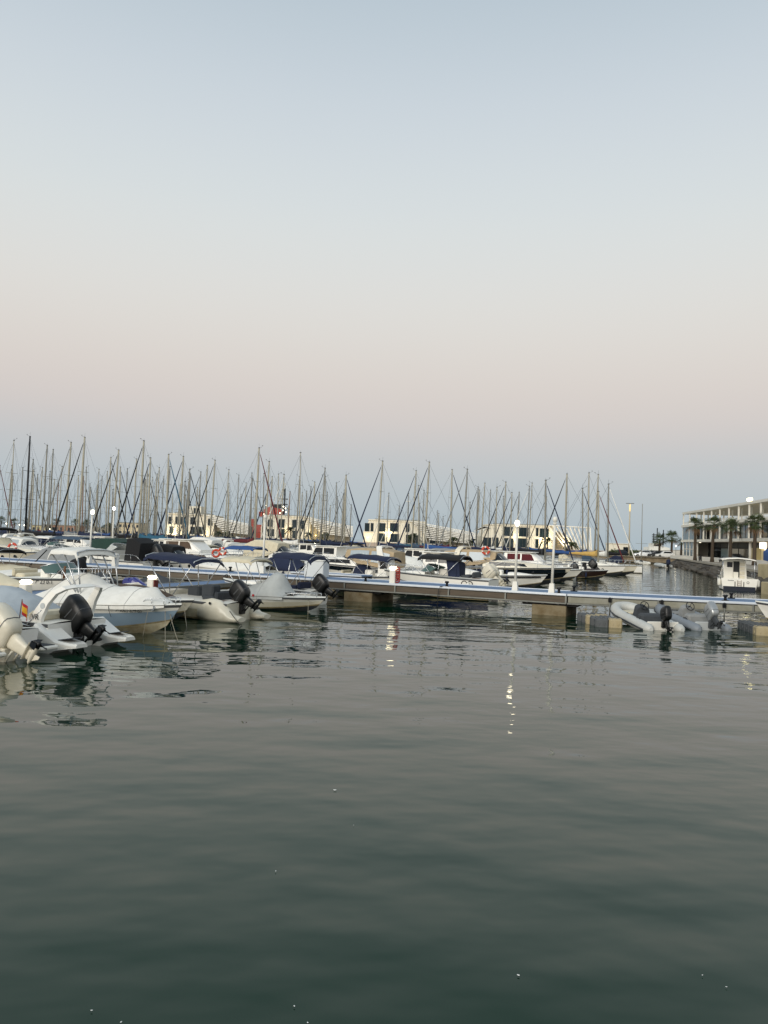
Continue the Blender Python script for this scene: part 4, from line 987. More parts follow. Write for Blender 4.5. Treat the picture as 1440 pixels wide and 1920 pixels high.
# x, y of the masthead in the photograph; mast colour; furled jib (side + colour, - none); sail cover; rel. thickness; [depth]
MASTS = [(27, 826, 'l', '--', 'n', .6), (57, 819, 'k', '--', 'k', 1.15), (1, 873, 'l', 'Rm', 'b', 1), (44, 877, 'g', '--', 'w', .8), (60, 862, 'g', '--', 'n', .9), (65, 881, 'l', 'Rk', 's', .9),
 (72, 890, 'g', '--', 't', .9), (77, 877, 'l', '--', 'm', .9), (87, 835, 'g', '--', 'n', 1.1), (94, 884, 'g', '--', 'g', .8), (99, 843, 'g', '--', 'b', 1), (109, 905, 'r', '--', 'm', .8),
 (130, 830, 'l', 'Lg', 'g', 1.25), (156, 820, 'l', 'Lk', 'n', 1.35), (159, 893, 'r', 'Rk', 'n', .9), (169, 907, 'g', 'Rk', 'k', .8), (180, 910, 'g', '--', 'n', .7), (191, 893, 'g', '--', 's', .7),
 (204, 884, 'l', '--', 'k', .9), (209, 858, 'l', 'Rk', 'n', 1.0), (218, 844, 'l', 'Lk', 'k', 1.2), (213, 918, 'g', '--', 'b', .9), (228, 876, 'l', 'Rn', 'n', 1.1), (256, 861, 'l', '--', 'k', 1), (269, 827, 'l', 'Lk', 't', 1.25),
 (283, 859, 'l', 'Ln', 't', 1.15), (279, 880, 'l', 'Rk', 's', 1), (272, 901, 'g', '--', 'n', .7), (293, 890, 'l', '--', 'b', .9), (298, 877, 'l', '--', 'n', .9), (306, 893, 'g', 'Lk', 'm', .8), (315, 875, 'g', '--', 'k', .9),
 (318, 852, 'l', 'Rt', 't', 1.2), (342, 856, 'l', 'Ln', 'n', 1.3), (336, 908, 'l', '--', 'w', .8), (347, 903, 'g', 'Rk', 'k', .8), (355, 880, 'g', 'Rk', 'n', .8), (374, 885, 'g', 'Lk', 'b', .9), (388, 873, 'l', '--', 'c', 1.1),
 (400, 863, 'l', 'Lk', 'w', 1.1), (375, 920, 'g', '--', 'n', .8), (425, 881, 'l', '--', 'n', .7), (429, 907, 'l', 'Lk', 'k', .8), (447, 891, 'g', '--', 'w', .7), (461, 906, 'l', 'Lk', 'm', .8), (470, 898, 'g', 'Lk', 'm', 1),
 (475, 887, 'g', 'Rk', 'n', .8), (485, 840, 'l', 'Rm', 'm', 1.2), (497, 888, 'g', '--', 's', .8), (503, 866, 'l', '--', 'n', 1.05), (510, 894, 'l', 'Ln', 'n', 1.1), (530, 890, 'l', 'Lw', 'n', .8), (543, 922, 'r', '--', 'k', .8),
 (559, 894, 'g', '--', 'k', .9), (568, 849, 'l', '--', 'w', .65), (573, 921, 'g', '--', 's', .9), (590, 904, 'l', 'Ln', 'k', 1.1), (606, 878, 'g', 'Lk', 'n', 1.0), (597, 924, 'l', '--', 'b', .7), (614, 923, 'g', '--', 'n', .7), (633, 906, 'g', '--', 'k', .8),
 (635, 931, 'g', 'Rk', 'n', .8), (645, 919, 'g', 'Lk', 'k', .7), (650, 891, 'l', 'Rn', 'k', 1.35), (658, 947, 'g', '--', 'b', .8), (713, 865, 'l', 'Ln', 'n', 1.15), (728, 925, 'g', 'Lw', 'n', .7), (777, 883, 'l', 'Ln', 's', 1.1), (801, 867, 'l', 'Ln', 'b', 1.15),
 (789, 944, 'g', 'Rk', 'c', .8), (849, 881, 'l', 'Rn', 'm', 1.1), (873, 880, 'g', 'Lg', 'n', 1), (882, 942, 'g', '--', 'k', .8), (896, 913, 'g', 'Lk', 'g', 1.0), (819, 958, 'g', '--', 'n', .6), (832, 969, 'g', '--', 'b', .6),
 (946, 904, 'l', 'Lk', 'n', 1), (959, 924, 'l', 'Ln', 'k', .9), (971, 923, 'g', 'Lk', 'n', 1.0), (990, 912, 'g', 'Lw', 's', .8), (1026, 901, 'g', 'Rn', 'k', 1.1), (1022, 932, 'l', 'Lk', 'k', .8), (1063, 889, 'l', 'Lk', 'k', 1.2),
 (1096, 916, 'g', 'Rn', 'b', .9), (1106, 887, 'l', '--', 'b', 1.0), (1118, 890, 'l', '--', 'k', 1.0), (1125, 922, 'l', 'Rm', 'y', 1.0), (1143, 908, 'g', 'Rw', 'w', .9)]
rx_ = random.Random(23)
for k in range(58):
    xx = rx_.uniform(4, 655) if k < 46 else rx_.uniform(700, 1000)
    MASTS.append((round(xx, 1), round(hz(xx) - rx_.uniform(50, 118)), rx_.choice('lllgg'), '--', rx_.choice('nkbwsgt'), rx_.uniform(.6, .95)))
FIX = {1143: 89, 1125: 86, 1118: 100, 1106: 104, 1096: 91.5, 1063: 97, 1026: 84}
def ordinal(n): return '%d%s' % (n, 'th' if 10 <= n % 100 <= 20 else {1: 'st', 2: 'nd', 3: 'rd'}.get(n % 10, 'th'))
rs = random.Random(11)
order = sorted(range(len(MASTS)), key=lambda i: MASTS[i][1])
plan = {}
for i in sorted(range(len(MASTS)), key=lambda i: (0 if MASTS[i][0] in FIX else 1, MASTS[i][1])):
    x_, y_, mc, fj, cv, th = MASTS[i]; px_ = hz(x_) - y_
    if fj[0] == 'L': h = HEAD_L
    elif fj[0] == 'R': h = HEAD_R
    else: h = HEAD_R if (i * 5) % 3 == 0 else HEAD_L
    d0 = FIX.get(x_, 84 + max(0, 178 - px_) * .42)
    done = False
    for k in range(125):
        for sg in (1, -1):
            d = d0 + sg * k * .7
            if d < 80 or d > 168: continue
            tp = D(x_, y_, d); Hm = tp.z; Lb = max(7.2, min(11.8, Hm * .80)); mp = Vector((tp.x, tp.y, 0)); c_ = mp - hd(h) * (Lb * .10)
            if x_ in FIX and k == 0 or free(c_, Lb, Lb * .27, .05):
                claim(c_, Lb, Lb * .27, 'S%d' % x_); plan[i] = (c_, h, Hm, Lb, d); done = True; break
        if done: break
    if not done: OVL.append(('NO BERTH', x_))
REGION = [(110, 'left of the globe lamp'), (230, 'right of the globe lamp'), (310, 'left of the white buildings'), (470, 'before the first white building'), (545, 'before the red ship'), (660, 'before the second white building'), (690, 'beside the gap between buildings'),
          (800, 'before the middle building'), (900, 'before its slatted wing'), (1000, 'before the rightmost white building'), (1085, 'before the fan of slats'), (1300, 'at the open water end')]
ranks = {i: n + 1 for n, i in enumerate(sorted(plan, key=lambda i: MASTS[i][0]))}
cnt = {}
for i in sorted(plan, key=lambda i: MASTS[i][0]):
    x_, y_, mc, fj, cv, th = MASTS[i]; c_, h, Hm, Lb, d = plan[i]
    reg = [t for lim, t in REGION if x_ < lim][0]
    lab = '%s mast sailing boat' % MM[mc][1]
    if fj != '--': lab += ', %s furled jib slanting %s' % (CN[fj[1]], 'left' if fj[0] == 'L' else 'right')
    lab += ', %s mast from left' % ordinal(ranks[i])
    lab += (', ' + reg) if len((lab + ' ' + reg).split()) <= 16 else ''
    hull = NAVYHULL if (i % 9 == 4 and x_ < 1000) else (CREAM if i % 3 == 0 else GEL)
    sailboat(c_, h, Hm, Lb, lab, MM[mc][0], CV[fj[1]] if fj != '--' else None, CV[cv], hull, hood=[None, NAVY, None, SLATE, BLACKC, None, BEIGE][i % 7], lean=(rs.uniform(-.012, .018), rs.uniform(-.01, .01)), thick=th * lerp(.85, 1.05, (d - 80) / 60), spreaders=2 if Hm > 10 else 1, vane=i % 4)
# ------------------------------------------------------------------ quays and land
QZ = 1.35
QUAYT = mat('quay_paving', '9b9182', .9, dirt=.5, dscale=.5, dcol='6f675b', bump=.01, bscale=4)
QUAYW = mat('quay_wall_stone', '8d7f68', .9, dirt=.8, dscale=.7, dcol='4a4034', bump=.04, bscale=2, stretch=(1, 1, .5))
QUAYD = mat('quay_wall_shadowed', '4b4740', .95, dirt=.7, dscale=.8, dcol='262420', bump=.06, bscale=2.5)  # dark stone, with the wall's shadow put into the colour
WEED = mat('weed_band', '2b2a20', .95, dirt=.6, dscale=2, dcol='16170f')
def slab(name, pts, z0, z1, mats, label=None):
    m = MB(); n = len(pts)
    m.add([(p[0], p[1], z1) for p in pts], [tuple(range(n))], 0)
    for i in range(n):
        a, b = pts[i], pts[(i + 1) % n]
        m.add([(a[0], a[1], z0), (b[0], b[1], z0), (b[0], b[1], .22), (a[0], a[1], .22)], [(0, 1, 2, 3)], 2)
        m.add([(a[0], a[1], .22), (b[0], b[1], .22), (b[0], b[1], z1), (a[0], a[1], z1)], [(0, 1, 2, 3)], 1)
    o = m.obj(name, mats); return tag(o, kind='structure')
qa = W(1262, 1056.5); qb = W(1165, 1053.5)
slab('quay_ground', [(-330, 196), (-120, 186), (qb.x - 6, 176), (qa.x + 2, 168), (300, 168), (300, 320), (-330, 320)], -1, QZ, [QUAYT, QUAYW, WEED])
# coping along the quay edge
m = MB(); m.box(((qb.x + qa.x) / 2 - 2, 172 - .35, QZ + .06), ((qa.x - qb.x) + 12, .5, .12), rot=Matrix.Rotation(math.atan2(-8, qa.x - qb.x + 8), 3, 'Z')); tag(m.obj('quay_kerb', QUAYT), kind='structure')
# right hand quay: sloping dark revetment, promenade
r0 = W(1264, 1061); r1 = W(1346, 1083.5); dR = (r1 - r0).normalized(); nR = Vector((-dR.y, dR.x, 0)) * 1
if nR.x < 0: nR = -nR
rows = []
ts = [-.25 + k * .05 for k in range(60)]
Lr = (r1 - r0).length
m = MB(); P = []
for t in ts:
    a = r0 + dR * Lr * t
    if t > 1.9: continue
    k = sstep((t + .05) / .55)
    P.append([(a.x - nR.x * .6, a.y - nR.y * .6, -.6), (a.x + nR.x * .5, a.y + nR.y * .5, .5), (a.x + nR.x * 1.6, a.y + nR.y * 1.6, 1.15), (a.x + nR.x * 1.7, a.y + nR.y * 1.7, QZ - .12)])
m.grid(P, 0, False); tag(m.obj('stone_revetment', QUAYD), kind='structure')
m = MB(); a = r0 - dR * Lr * .25 + nR * 1.6; b = r0 + dR * Lr * 1.9 + nR * 1.6
m.add([(a.x, a.y, QZ), (b.x, b.y, QZ), (b.x + 70, b.y, QZ), (a.x + 70, a.y, QZ)], [(0, 1, 2, 3)], 0)
tag(m.obj('promenade', QUAYT), kind='structure')
m = MB(); c = (a + b) / 2; Lk = (b - a).length
m.box((c.x, c.y, QZ - .02), (Lk, .5, .26), rot=Matrix.Rotation(math.atan2(dR.y, dR.x), 3, 'Z')); tag(m.obj('promenade_kerb', mat('kerb_stone', 'a8a191', .8, dirt=.4, dscale=1, dcol='7a7365')), kind='structure')
# boulders of the revetment
STONE = [mat('boulder_a', '57524a', .9, dirt=.5, dscale=2, dcol='302d29', bump=.03, bscale=5), mat('boulder_b', '443f39', .9, dirt=.5, dscale=2, dcol='2a2824', bump=.03, bscale=5)]
rv = empty('rock_armour', (r0.x, r0.y, 0)); tag(rv, kind='structure')
bm_ = []
for s_ in range(4):
    m = MB(); rb = random.Random(s_); rings = []
    for zz, rad in ((-.42, .25), (-.2, .55), (.1, .6), (.32, .4), (.42, .15)):
        rings.append([(rad * rb.uniform(.8, 1.2) * math.cos(2 * math.pi * k / 7), rad * rb.uniform(.7, 1.1) * math.sin(2 * math.pi * k / 7), zz) for k in range(7)])
    bm_.append([m.loft(rings).mesh('boulder', STONE[s_ % 2])][0])
rb = random.Random(3)
for k in range(150):
    t = rb.uniform(-.1, 1.5); w_ = rb.uniform(-.5, 1.3); q = dR * Lr * t + nR * w_
    o = bpy.data.objects.new('boulder', bm_[k % 4]); COL.objects.link(o); o.parent = rv
    o.location = (q.x, q.y, .05 + (w_ + .5) / 1.8 * .85); o.rotation_euler = (rb.uniform(-.5, .5), rb.uniform(-.5, .5), rb.uniform(0, 6)); sc = rb.uniform(.55, 1.0); o.scale = (sc, sc, sc * .7)

# ------------------------------------------------------------------ white pavilions on the mole
PLW = mat('pavilion_render', 'e9e2cf', .8, dirt=.2, dscale=.4, dcol='c9bea2'); SLATW = mat('white_slats', 'efece2', .6)
WIN = mat('pavilion_glass', '1c2a30', .08); FRM = mat('pavilion_frame', '2a2f33', .5); ROOFG = mat('roof_edge_grey', '8f8f88', .7)
WARM = mat('wall_lamp_glow', 'ffd98a', .5, emit='ffcf70', estr=8)
def wall_lamp(parent, loc, watts=60, mesh=True):
    if mesh: MB().lathe([(.02, .12), (.12, .1), (.14, 0), (.12, -.1), (.02, -.12)], loc, 8).obj('wall_lamp', WARM, parent)
    ld = bpy.data.lights.new('wall_light', 'POINT'); ld.energy = watts; ld.color = (1.0, .82, .48); ld.shadow_soft_size = .4
    lo_ = bpy.data.objects.new('wall_light', ld); COL.objects.link(lo_); lo_.parent = parent; lo_.location = (loc[0], loc[1] - .9, loc[2])
def pavilion(d, left, right, top_l, top_r, base, wins, slats, label, lamps=(), depth=12, chamfer=0, tower=None, back=None):
    a = D(left, base, d); b = D(right, base, d); zt0 = D(left, top_l, d).z; zt1 = D(right, top_r, d).z
    cx = (a.x + b.x) / 2
    r = empty('pavilion', (cx, d, QZ), 0, label, 'building', 'white pavilions on the mole')
    x0, x1 = a.x - cx, b.x - cx; h0, h1 = zt0 - QZ, zt1 - QZ; ch = chamfer * d / F
    prof = [(x0 - ch * .0, 0), (x0, h0 * .55), (x0 + ch, h0), (x1, h1), (x1, 0)]
    m = MB(); n = len(prof)
    m.loft([[(p[0], 0, p[1]) for p in prof], [(p[0], depth, p[1]) for p in prof]]).obj('wall', PLW, r)
    m = MB(); m.loft([[(x0 + ch - .2, -.25, h0), (x1 + .2, -.25, h1), (x1 + .2, -.25, h1 + .28), (x0 + ch - .2, -.25, h0 + .28)], [(x0 + ch - .2, depth, h0), (x1 + .2, depth, h1), (x1 + .2, depth, h1 + .28), (x0 + ch - .2, depth, h0 + .28)]]).obj('roof_slab', PLW, r)
    MB().box(((x0 + ch + x1) / 2, 3, (h0 + h1) / 2 + .42), ((x1 - x0 - ch) * .8, 4, .3), rot=Matrix.Rotation(math.atan2(h0 - h1, x1 - x0), 3, 'Y')).obj('roof_plant', ROOFG, r)
    for (wx0, wx1, wy0, wy1) in wins:
        p0 = D(wx0, wy1, d); p1 = D(wx1, wy0, d)
        xa, xb, za, zb = p0.x - cx, p1.x - cx, p0.z - QZ, p1.z - QZ; xb = xa + (wx1 - wx0) * d / F; zb = za + (wy1 - wy0) * d / F
        wf = MB(); t_ = .12
        wf.box(((xa + xb) / 2, -.05, za), (xb - xa, .14, t_)); wf.box(((xa + xb) / 2, -.05, zb), (xb - xa, .14, t_)); wf.box((xa, -.05, (za + zb) / 2), (t_, .14, zb - za + t_)); wf.box((xb, -.05, (za + zb) / 2), (t_, .14, zb - za + t_))
        if xb - xa > 1.2: wf.box(((xa + xb) / 2, -.04, (za + zb) / 2), (.09, .1, zb - za))
        w_ = wf.obj('window', FRM, r); MB().box(((xa + xb) / 2, -.01, (za + zb) / 2), (xb - xa, .05, zb - za)).obj('pane', WIN, w_)
        MB().box(((xa + xb) / 2, -.12, za - .14), (xb - xa + .3, .28, .12)).obj('sill', SLATW, w_)
    for (sx0, sy0, sx1, sy1, off) in slats:
        p0 = D(sx0, sy0, d); p1 = D(sx1, sy1, d)
        v = Vector((p1.x - p0.x, 0, p1.z - p0.z)); ln = v.length; c = Vector(((p0.x + p1.x) / 2 - cx, -.3 - off, (p0.z + p1.z) / 2 - QZ))
        MB().box(c, (ln, .5, .26), rot=Matrix.Rotation(-math.atan2(v.z, v.x), 3, 'Y')).obj('slat', SLATW, r)
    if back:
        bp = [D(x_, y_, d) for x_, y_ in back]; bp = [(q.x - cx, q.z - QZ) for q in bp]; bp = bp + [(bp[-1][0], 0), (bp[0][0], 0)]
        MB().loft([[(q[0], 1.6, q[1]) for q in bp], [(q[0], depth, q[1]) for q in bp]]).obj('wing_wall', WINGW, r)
    for (lx, ly, wt_) in lamps:
        p = D(lx, ly, d); wall_lamp(r, (p.x - cx, -.25, p.z - QZ), wt_)
    if tower:
        p = D(tower[0], tower[2], d); q = D(tower[1], tower[2], d)
        MB().box(((p.x + q.x) / 2 - cx, 4, (h0 + p.z - QZ) / 2), (q.x - p.x, 4, p.z - QZ - h0)).obj('tower', PLW, r)
        MB().box(((p.x + q.x) / 2 - cx + .6, 1.97, p.z - QZ - 1.3), (1.2, .06, 1.6)).obj('tower_window', WIN, r)
    return r
D3 = 205
WINGW = mat('wing_wall_shade', '8f8672', .85, dirt=.3, dscale=.4, dcol='6a6250')  # cream wall with the shade behind the slats put into its colour
def wing(x0, y0, x1, y1, n, ystep0, ystep1, xstep=4.5):
    return [(x0 + xstep * k, y0 + ystep0 * k, x1, y1 + ystep1 * k, .15 * (k % 2)) for k in range(n)]
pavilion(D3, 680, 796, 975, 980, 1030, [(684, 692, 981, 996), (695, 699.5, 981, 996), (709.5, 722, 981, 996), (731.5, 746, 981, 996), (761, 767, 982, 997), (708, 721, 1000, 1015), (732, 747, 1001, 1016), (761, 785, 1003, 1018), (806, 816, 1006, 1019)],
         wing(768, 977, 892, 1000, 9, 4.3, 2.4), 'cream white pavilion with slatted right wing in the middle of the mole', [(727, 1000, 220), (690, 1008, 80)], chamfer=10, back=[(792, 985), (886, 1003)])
MBx = None
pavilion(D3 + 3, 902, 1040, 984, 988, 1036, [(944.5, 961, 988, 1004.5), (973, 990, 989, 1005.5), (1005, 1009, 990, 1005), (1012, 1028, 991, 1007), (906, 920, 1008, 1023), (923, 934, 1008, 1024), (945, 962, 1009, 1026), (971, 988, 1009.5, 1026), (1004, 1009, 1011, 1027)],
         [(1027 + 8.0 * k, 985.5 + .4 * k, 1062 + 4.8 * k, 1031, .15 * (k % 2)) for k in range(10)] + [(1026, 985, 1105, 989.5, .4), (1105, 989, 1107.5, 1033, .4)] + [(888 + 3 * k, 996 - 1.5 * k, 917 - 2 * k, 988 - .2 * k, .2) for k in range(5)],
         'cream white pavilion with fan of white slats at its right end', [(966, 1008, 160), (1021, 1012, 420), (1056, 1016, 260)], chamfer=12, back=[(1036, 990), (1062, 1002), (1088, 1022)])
pavilion(D3 + 8, 311, 400, 963, 968, 1018, [(316, 322, 969, 982), (329, 342, 969, 983), (357, 365, 970, 983), (390, 398, 973, 985), (318, 325, 988, 1000), (357, 366, 988, 1001), (370, 382, 988, 1001)], wing(386, 966, 466, 983, 8, 4.3, 2.6), 'cream pavilion with square roof tower, leftmost on the mole', [(326, 998, 420), (385, 1000, 150)], chamfer=3, back=[(398, 972), (460, 986)], tower=(346, 374, 948))
pavilion(D3 + 6, 488, 580, 967, 971, 1024, [(502, 511, 974, 987), (522, 533, 974, 989), (548, 555, 975, 989), (560, 570, 976, 991), (502, 513, 992, 1005), (522, 533, 992, 1008), (548, 556, 995, 1009)], wing(570, 969, 662, 988, 8, 4.3, 2.6), 'cream pavilion with slatted wing standing before the red ship', [(592, 1004, 400), (540, 996, 140)], chamfer=4, back=[(578, 975), (655, 992)])
# low wall along the mole
m = MB(); a = D(660, 1026, 200); m.box((a.x, 198.5, QZ + .5), (150, .3, 1.0)); tag(m.obj('mole_parapet', mat('parapet_pink', 'b6a797', .8, dirt=.3, dscale=.5, dcol='93816f')), 'low pinkish parapet wall along the mole before the pavilions', 'wall')

# ------------------------------------------------------------------ palms
TRUNK = mat('palm_trunk', '4d4236', .95, dirt=.6, dscale=8, dcol='2b241d', bump=.03, bscale=14, stretch=(1, 1, 2.5)); SKIRT = mat('palm_dead_fronds', '6b5236', .9, dirt=.4, dscale=6, dcol='453320')
FROND = [mat('palm_frond_a', '34421f', .7, dirt=.4, dscale=4, dcol='1f2a13'), mat('palm_frond_b', '46522b', .7, dirt=.4, dscale=4, dcol='2c3719')]
def palm(loc, h, crown, label, seed=0, fan=True, nf=36, trunk_r=.27, lit=None):
    rp_ = random.Random(seed); r = empty('palm_tree', loc, rp_.uniform(0, 6), label, 'palm tree', 'palm trees along the quays')
    lx, ly = rp_.uniform(-.04, .04) * h, rp_.uniform(-.04, .04) * h
    pts = [(lx * u * u, ly * u * u, h * u) for u in [k / 9 for k in range(10)]]
    MB().tube(pts, [trunk_r * (1.35 if k == 0 else 1.05 - .03 * k + .04 * (k % 2)) for k in range(10)], 9).obj('trunk', TRUNK, r)
    top = Vector((lx, ly, h)); m = MB(); sk = MB()
    for k in range(nf):
        az = rp_.uniform(0, 2 * math.pi); el = R(lerp(80, -40, (k / nf) ** .9) + rp_.uniform(-10, 10)); ln = crown * rp_.uniform(.75, 1.05)
        dead = el < R(-30); tgt = sk if dead else m; mi = rp_.randint(0, 1)
        d = Vector((math.cos(az) * math.cos(el), math.sin(az) * math.cos(el), math.sin(el))); side = Vector((-math.sin(az), math.cos(az), 0))
        if fan:
            st = top + d * ln * .45 - Vector((0, 0, .02 * ln)); tgt.tube([top, st], .025, 3, mi)
            for q in range(11):
                a = R(lerp(-75, 75, q / 10)); ll = ln * .62 * (1 - .25 * abs(q - 5) / 5) * rp_.uniform(.85, 1.1)
                e = d * math.cos(a) + side * math.sin(a); p1 = st + e * ll * .6; p2 = st + e * ll - Vector((0, 0, ll * rp_.uniform(.15, .45)))
                wv = e.cross(d.cross(side)).normalized() * ln * .028
                if dead: p2 -= Vector((0, 0, ll * .3))
                tgt.add([st, p1 + wv, p2, p1 - wv], [(0, 1, 2, 3)], mi)
        else:
            prev = top; pts = []; n = 9
            for q in range(n + 1):
                u = q / n; pts.append(top + d * ln * u - Vector((0, 0, ln * .75 * u * u)))
            tgt.tube(pts, .03, 3, mi, r2=.008)
            for q in range(1, n + 1):
                for sg in (-1, 1):
                    for z_ in (0, .5):
                        u = (q - z_) / n; c = top + d * ln * u - Vector((0, 0, ln * .75 * u * u)); ll = ln * .30 * (1 - abs(u - .45) * .9)
                        e = (side * sg * .9 + d * .5 - Vector((0, 0, rp_.uniform(.2, .7)))).normalized(); p2 = c + e * ll
                        tgt.add([c - d * .05, c + d * .07, p2], [(0, 1, 2)], mi)
    c_ = m.obj('crown', FROND, r)
    if sk.v: sk.obj('dead_fronds', SKIRT, c_)
    return r
def palm_at(x, ybase, d, ytop, crown, label, seed, **k):
    p = D(x, ybase, d); zt = D(x, ytop, d).z
    return palm((p.x, p.y, QZ), zt - QZ - crown * .75, crown, label, seed, **k)
palm_at(1303, 1048, 138, 968, 2.1, 'fan palm nearest the glazed corner of the terrace building', 1)
palm_at(1335, 1050, 128, 966, 2.1, 'second fan palm from the glazed corner of the terrace building', 2)
palm_at(1369, 1052, 119, 970, 2.1, 'third fan palm from the glazed corner, behind the fishing boat', 3)
palm_at(1414, 1054, 108, 961, 2.1, 'fan palm nearest the right edge of the picture', 4)
palm_at(1236, 1044, 182, 999, 2.4, 'thin palm in front of the white ship with masts', 5)
palm_at(1259, 1044, 180, 994, 2.4, 'palm with reddish dead fronds between ship and terrace building', 6)
palm_at(1277, 1044, 185, 1008, 1.6, 'slim half hidden palm left of the terrace building', 7, nf=16)
for n_, (x, yt, c_) in enumerate([(776, 992, 2.6), (770, 999, 2.0), (849, 998, 2.8), (608, 990, 2.8), (545, 981, 2.3), (578, 992, 2.0), (1072, 1007, 2.9), (1026, 1002, 2.0), (425, 988, 2.6), (408, 990, 2.0), (886, 1003, 2.2), (372, 985, 2.0)]):
    palm_at(x, 1026, 200 - n_ % 3, yt, c_, ['bushy palm before the middle pavilion wing', 'small palm left of the bushy palm at the middle pavilion', 'palm at the end of the middle pavilion slats', 'broad palm before the second pavilion slats', 'upright palm before the second pavilion windows', 'small palm between the second pavilion windows',
            'palm before the fan of slats at the right pavilion', 'small palm before the right pavilion upper windows', 'palm between the two left pavilions', 'small palm at the leftmost pavilion wing', 'palm between the middle and right pavilions', 'small palm below the square roof tower'][n_], 20 + n_, fan=False, nf=22, trunk_r=.2)
for n_, x in enumerate([1, 26, 50, 106, 141, 158, 163]):
    palm_at(x, 996, 300, [968, 971, 970, 971, 972, 977, 973][n_], 2.6, 'distant palm on the far shore, %s of the row from the left' % ['first', 'second', 'third', 'fourth', 'fifth', 'sixth', 'seventh'][n_], 50 + n_, nf=22)
palm_at(207, 1000, 205, 970, 3.4, 'bushy date palm left of the leftmost pavilion', 66, fan=False, nf=34, trunk_r=.35)

# ------------------------------------------------------------------ far left shore buildings
def block(x0, x1, ytop, d, wallm, label, rows_=1, cols=5, depth=10):
    a = D(x0, ytop, d); b = D(x1, ytop, d); cx = (a.x + b.x) / 2; h = a.z - QZ; w_ = b.x - a.x
    r = empty('shore_building', (cx, d, QZ), 0, label, 'building')
    MB().box((0, depth / 2, h / 2), (w_, depth, h)).obj('wall', wallm, r); MB().box((0, depth / 2, h + .12), (w_ + .5, depth + .5, .25)).obj('roof', ROOFG, r)
    for j in range(rows_):
        for i in range(cols):
            xx = -w_ / 2 + w_ * (i + .5) / cols; zz = h * (j + .55) / rows_
            f_ = MB().box((xx, -.02, zz), (w_ / cols * .55, .1, h / rows_ * .42)).obj('window', FRM, r); MB().box((xx, -.06, zz), (w_ / cols * .47, .06, h / rows_ * .34)).obj('pane', WIN, f_)
    return r
slab('far_shore', [(-420, 285), (-75, 285), (-75, 420), (-420, 420)], -1, QZ + .02, [QUAYT, QUAYW, WEED])
block(83, 140, 984, 262, mat('terracotta_wall', '9c7760', .8, dirt=.3, dscale=.5, dcol='745443'), 'low brownish shore building left of the globe lamp', 1, 8)
block(60, 84, 985, 258, mat('ochre_wall', 'c9bb8f', .8, dirt=.2, dscale=.5, dcol='a0925f'), 'small ochre shore building behind the left masts', 1, 3)
block(222, 262, 980, 250, mat('cream_wall', 'cdbf9f', .8, dirt=.2, dscale=.5, dcol='9d8f70'), 'cream shore building behind masts left of the pavilions', 2, 5)
block(168, 205, 989, 255, mat('grey_wall', 'a29b8d', .8, dirt=.3, dscale=.5, dcol='7b7468'), 'grey low shed on the left shore', 1, 5)
for n_, (x, y) in enumerate([(12, 982), (37, 984), (46, 985), (118, 999), (93, 992)]):
    p = D(x, y, 240); r = empty('shore_lamp', (p.x, p.y, QZ), 0, 'small lit lamp on the left shore, %s from the left' % ['first', 'second', 'third', 'fourth', 'fifth'][n_], 'street lamp', 'lit lamps on the left shore')
    MB().tube([(0, 0, 0), (0, 0, p.z - QZ)], .07, 5).obj('post', ALUD, r); MB().lathe([(.05, -.2), (.22, 0), (.05, .2)], (0, 0, p.z - QZ), 8).obj('globe', LAMPW, r)

# ------------------------------------------------------------------ red ship behind the pavilions
SR = mat('ship_red', '9c3b28', .5, dirt=.3, dscale=.6, dcol='7d2418'); SW = mat('ship_white', 'd8d6cd', .5, dirt=.2, dscale=.6, dcol='a8a498'); SB = mat('ship_black', '17181b', .6)
ds = 262; c = D(512, 1000, ds)
r = empty('salvage_ship', (c.x, ds, 0), 0, 'red salvage tug with lattice masts and floodlights behind the pavilions', 'ship')
Hs = Hull(26, 9, 5, 4, draft=1, rake=3, p=2.6); Hs.mesh().obj('hull', [SB, SR, SR, SB], r); Hs.deck().obj('deck', SW, r)
def zat(y): return D(512, y, ds).z
k = ds / F
house([(-7, 4.2, 4.0, 4, zat(985)), (2, 4.2, 4.0, 4.2, zat(985)), (5, 3.8, 3.5, 4.3, zat(990))]).obj('deckhouse', SR, r)
house([((496 - 512) * k, 3.4, 3.2, zat(985), zat(967)), ((535 - 512) * k, 3.4, 3.0, zat(985), zat(967))]).obj('bridge', SW, r)
st = [((495 - 512) * k, 3.0, 2.4, zat(968), zat(956)), ((506 - 512) * k, 3.0, 2.2, zat(968), zat(950)), ((528 - 512) * k, 3.0, 2.0, zat(968), zat(955))]
house(st).obj('funnel_casing', SR, r); MB().box(((490 - 512) * k, 0, zat(965)), (1.6, 4, 1.6)).obj('lifeboat', SR, r)
MB().box(((515 - 512) * k, 0, zat(949)), (3.6, 2.4, 1.3)).obj('mast_house', SB, r)
m = MB()
for dx in (-.5, .5):
    for dy in (-.5, .5): m.tube([((518 - 512) * k + dx, dy, zat(955)), ((531 - 512) * k + dx * .4, dy * .4, zat(905))], .10, 4)
for q in range(9):
    u = q / 9; cc = Vector((lerp((518 - 512) * k, (531 - 512) * k, u), 0, lerp(zat(955), zat(905), u))); m.box(cc, (1.5 * (1 - .4 * u), 1.2, .14))
m.obj('lattice_mast', SW, r)
m = MB(); m.tube([((531 - 512) * k, 0, zat(968)), ((531 - 512) * k, 0, zat(915))], .28, 6)
for y in (935, 945, 952): m.box(((531 - 512) * k, 0, zat(y)), (2.2, .3, .35))
m.obj('signal_mast', SB, r)
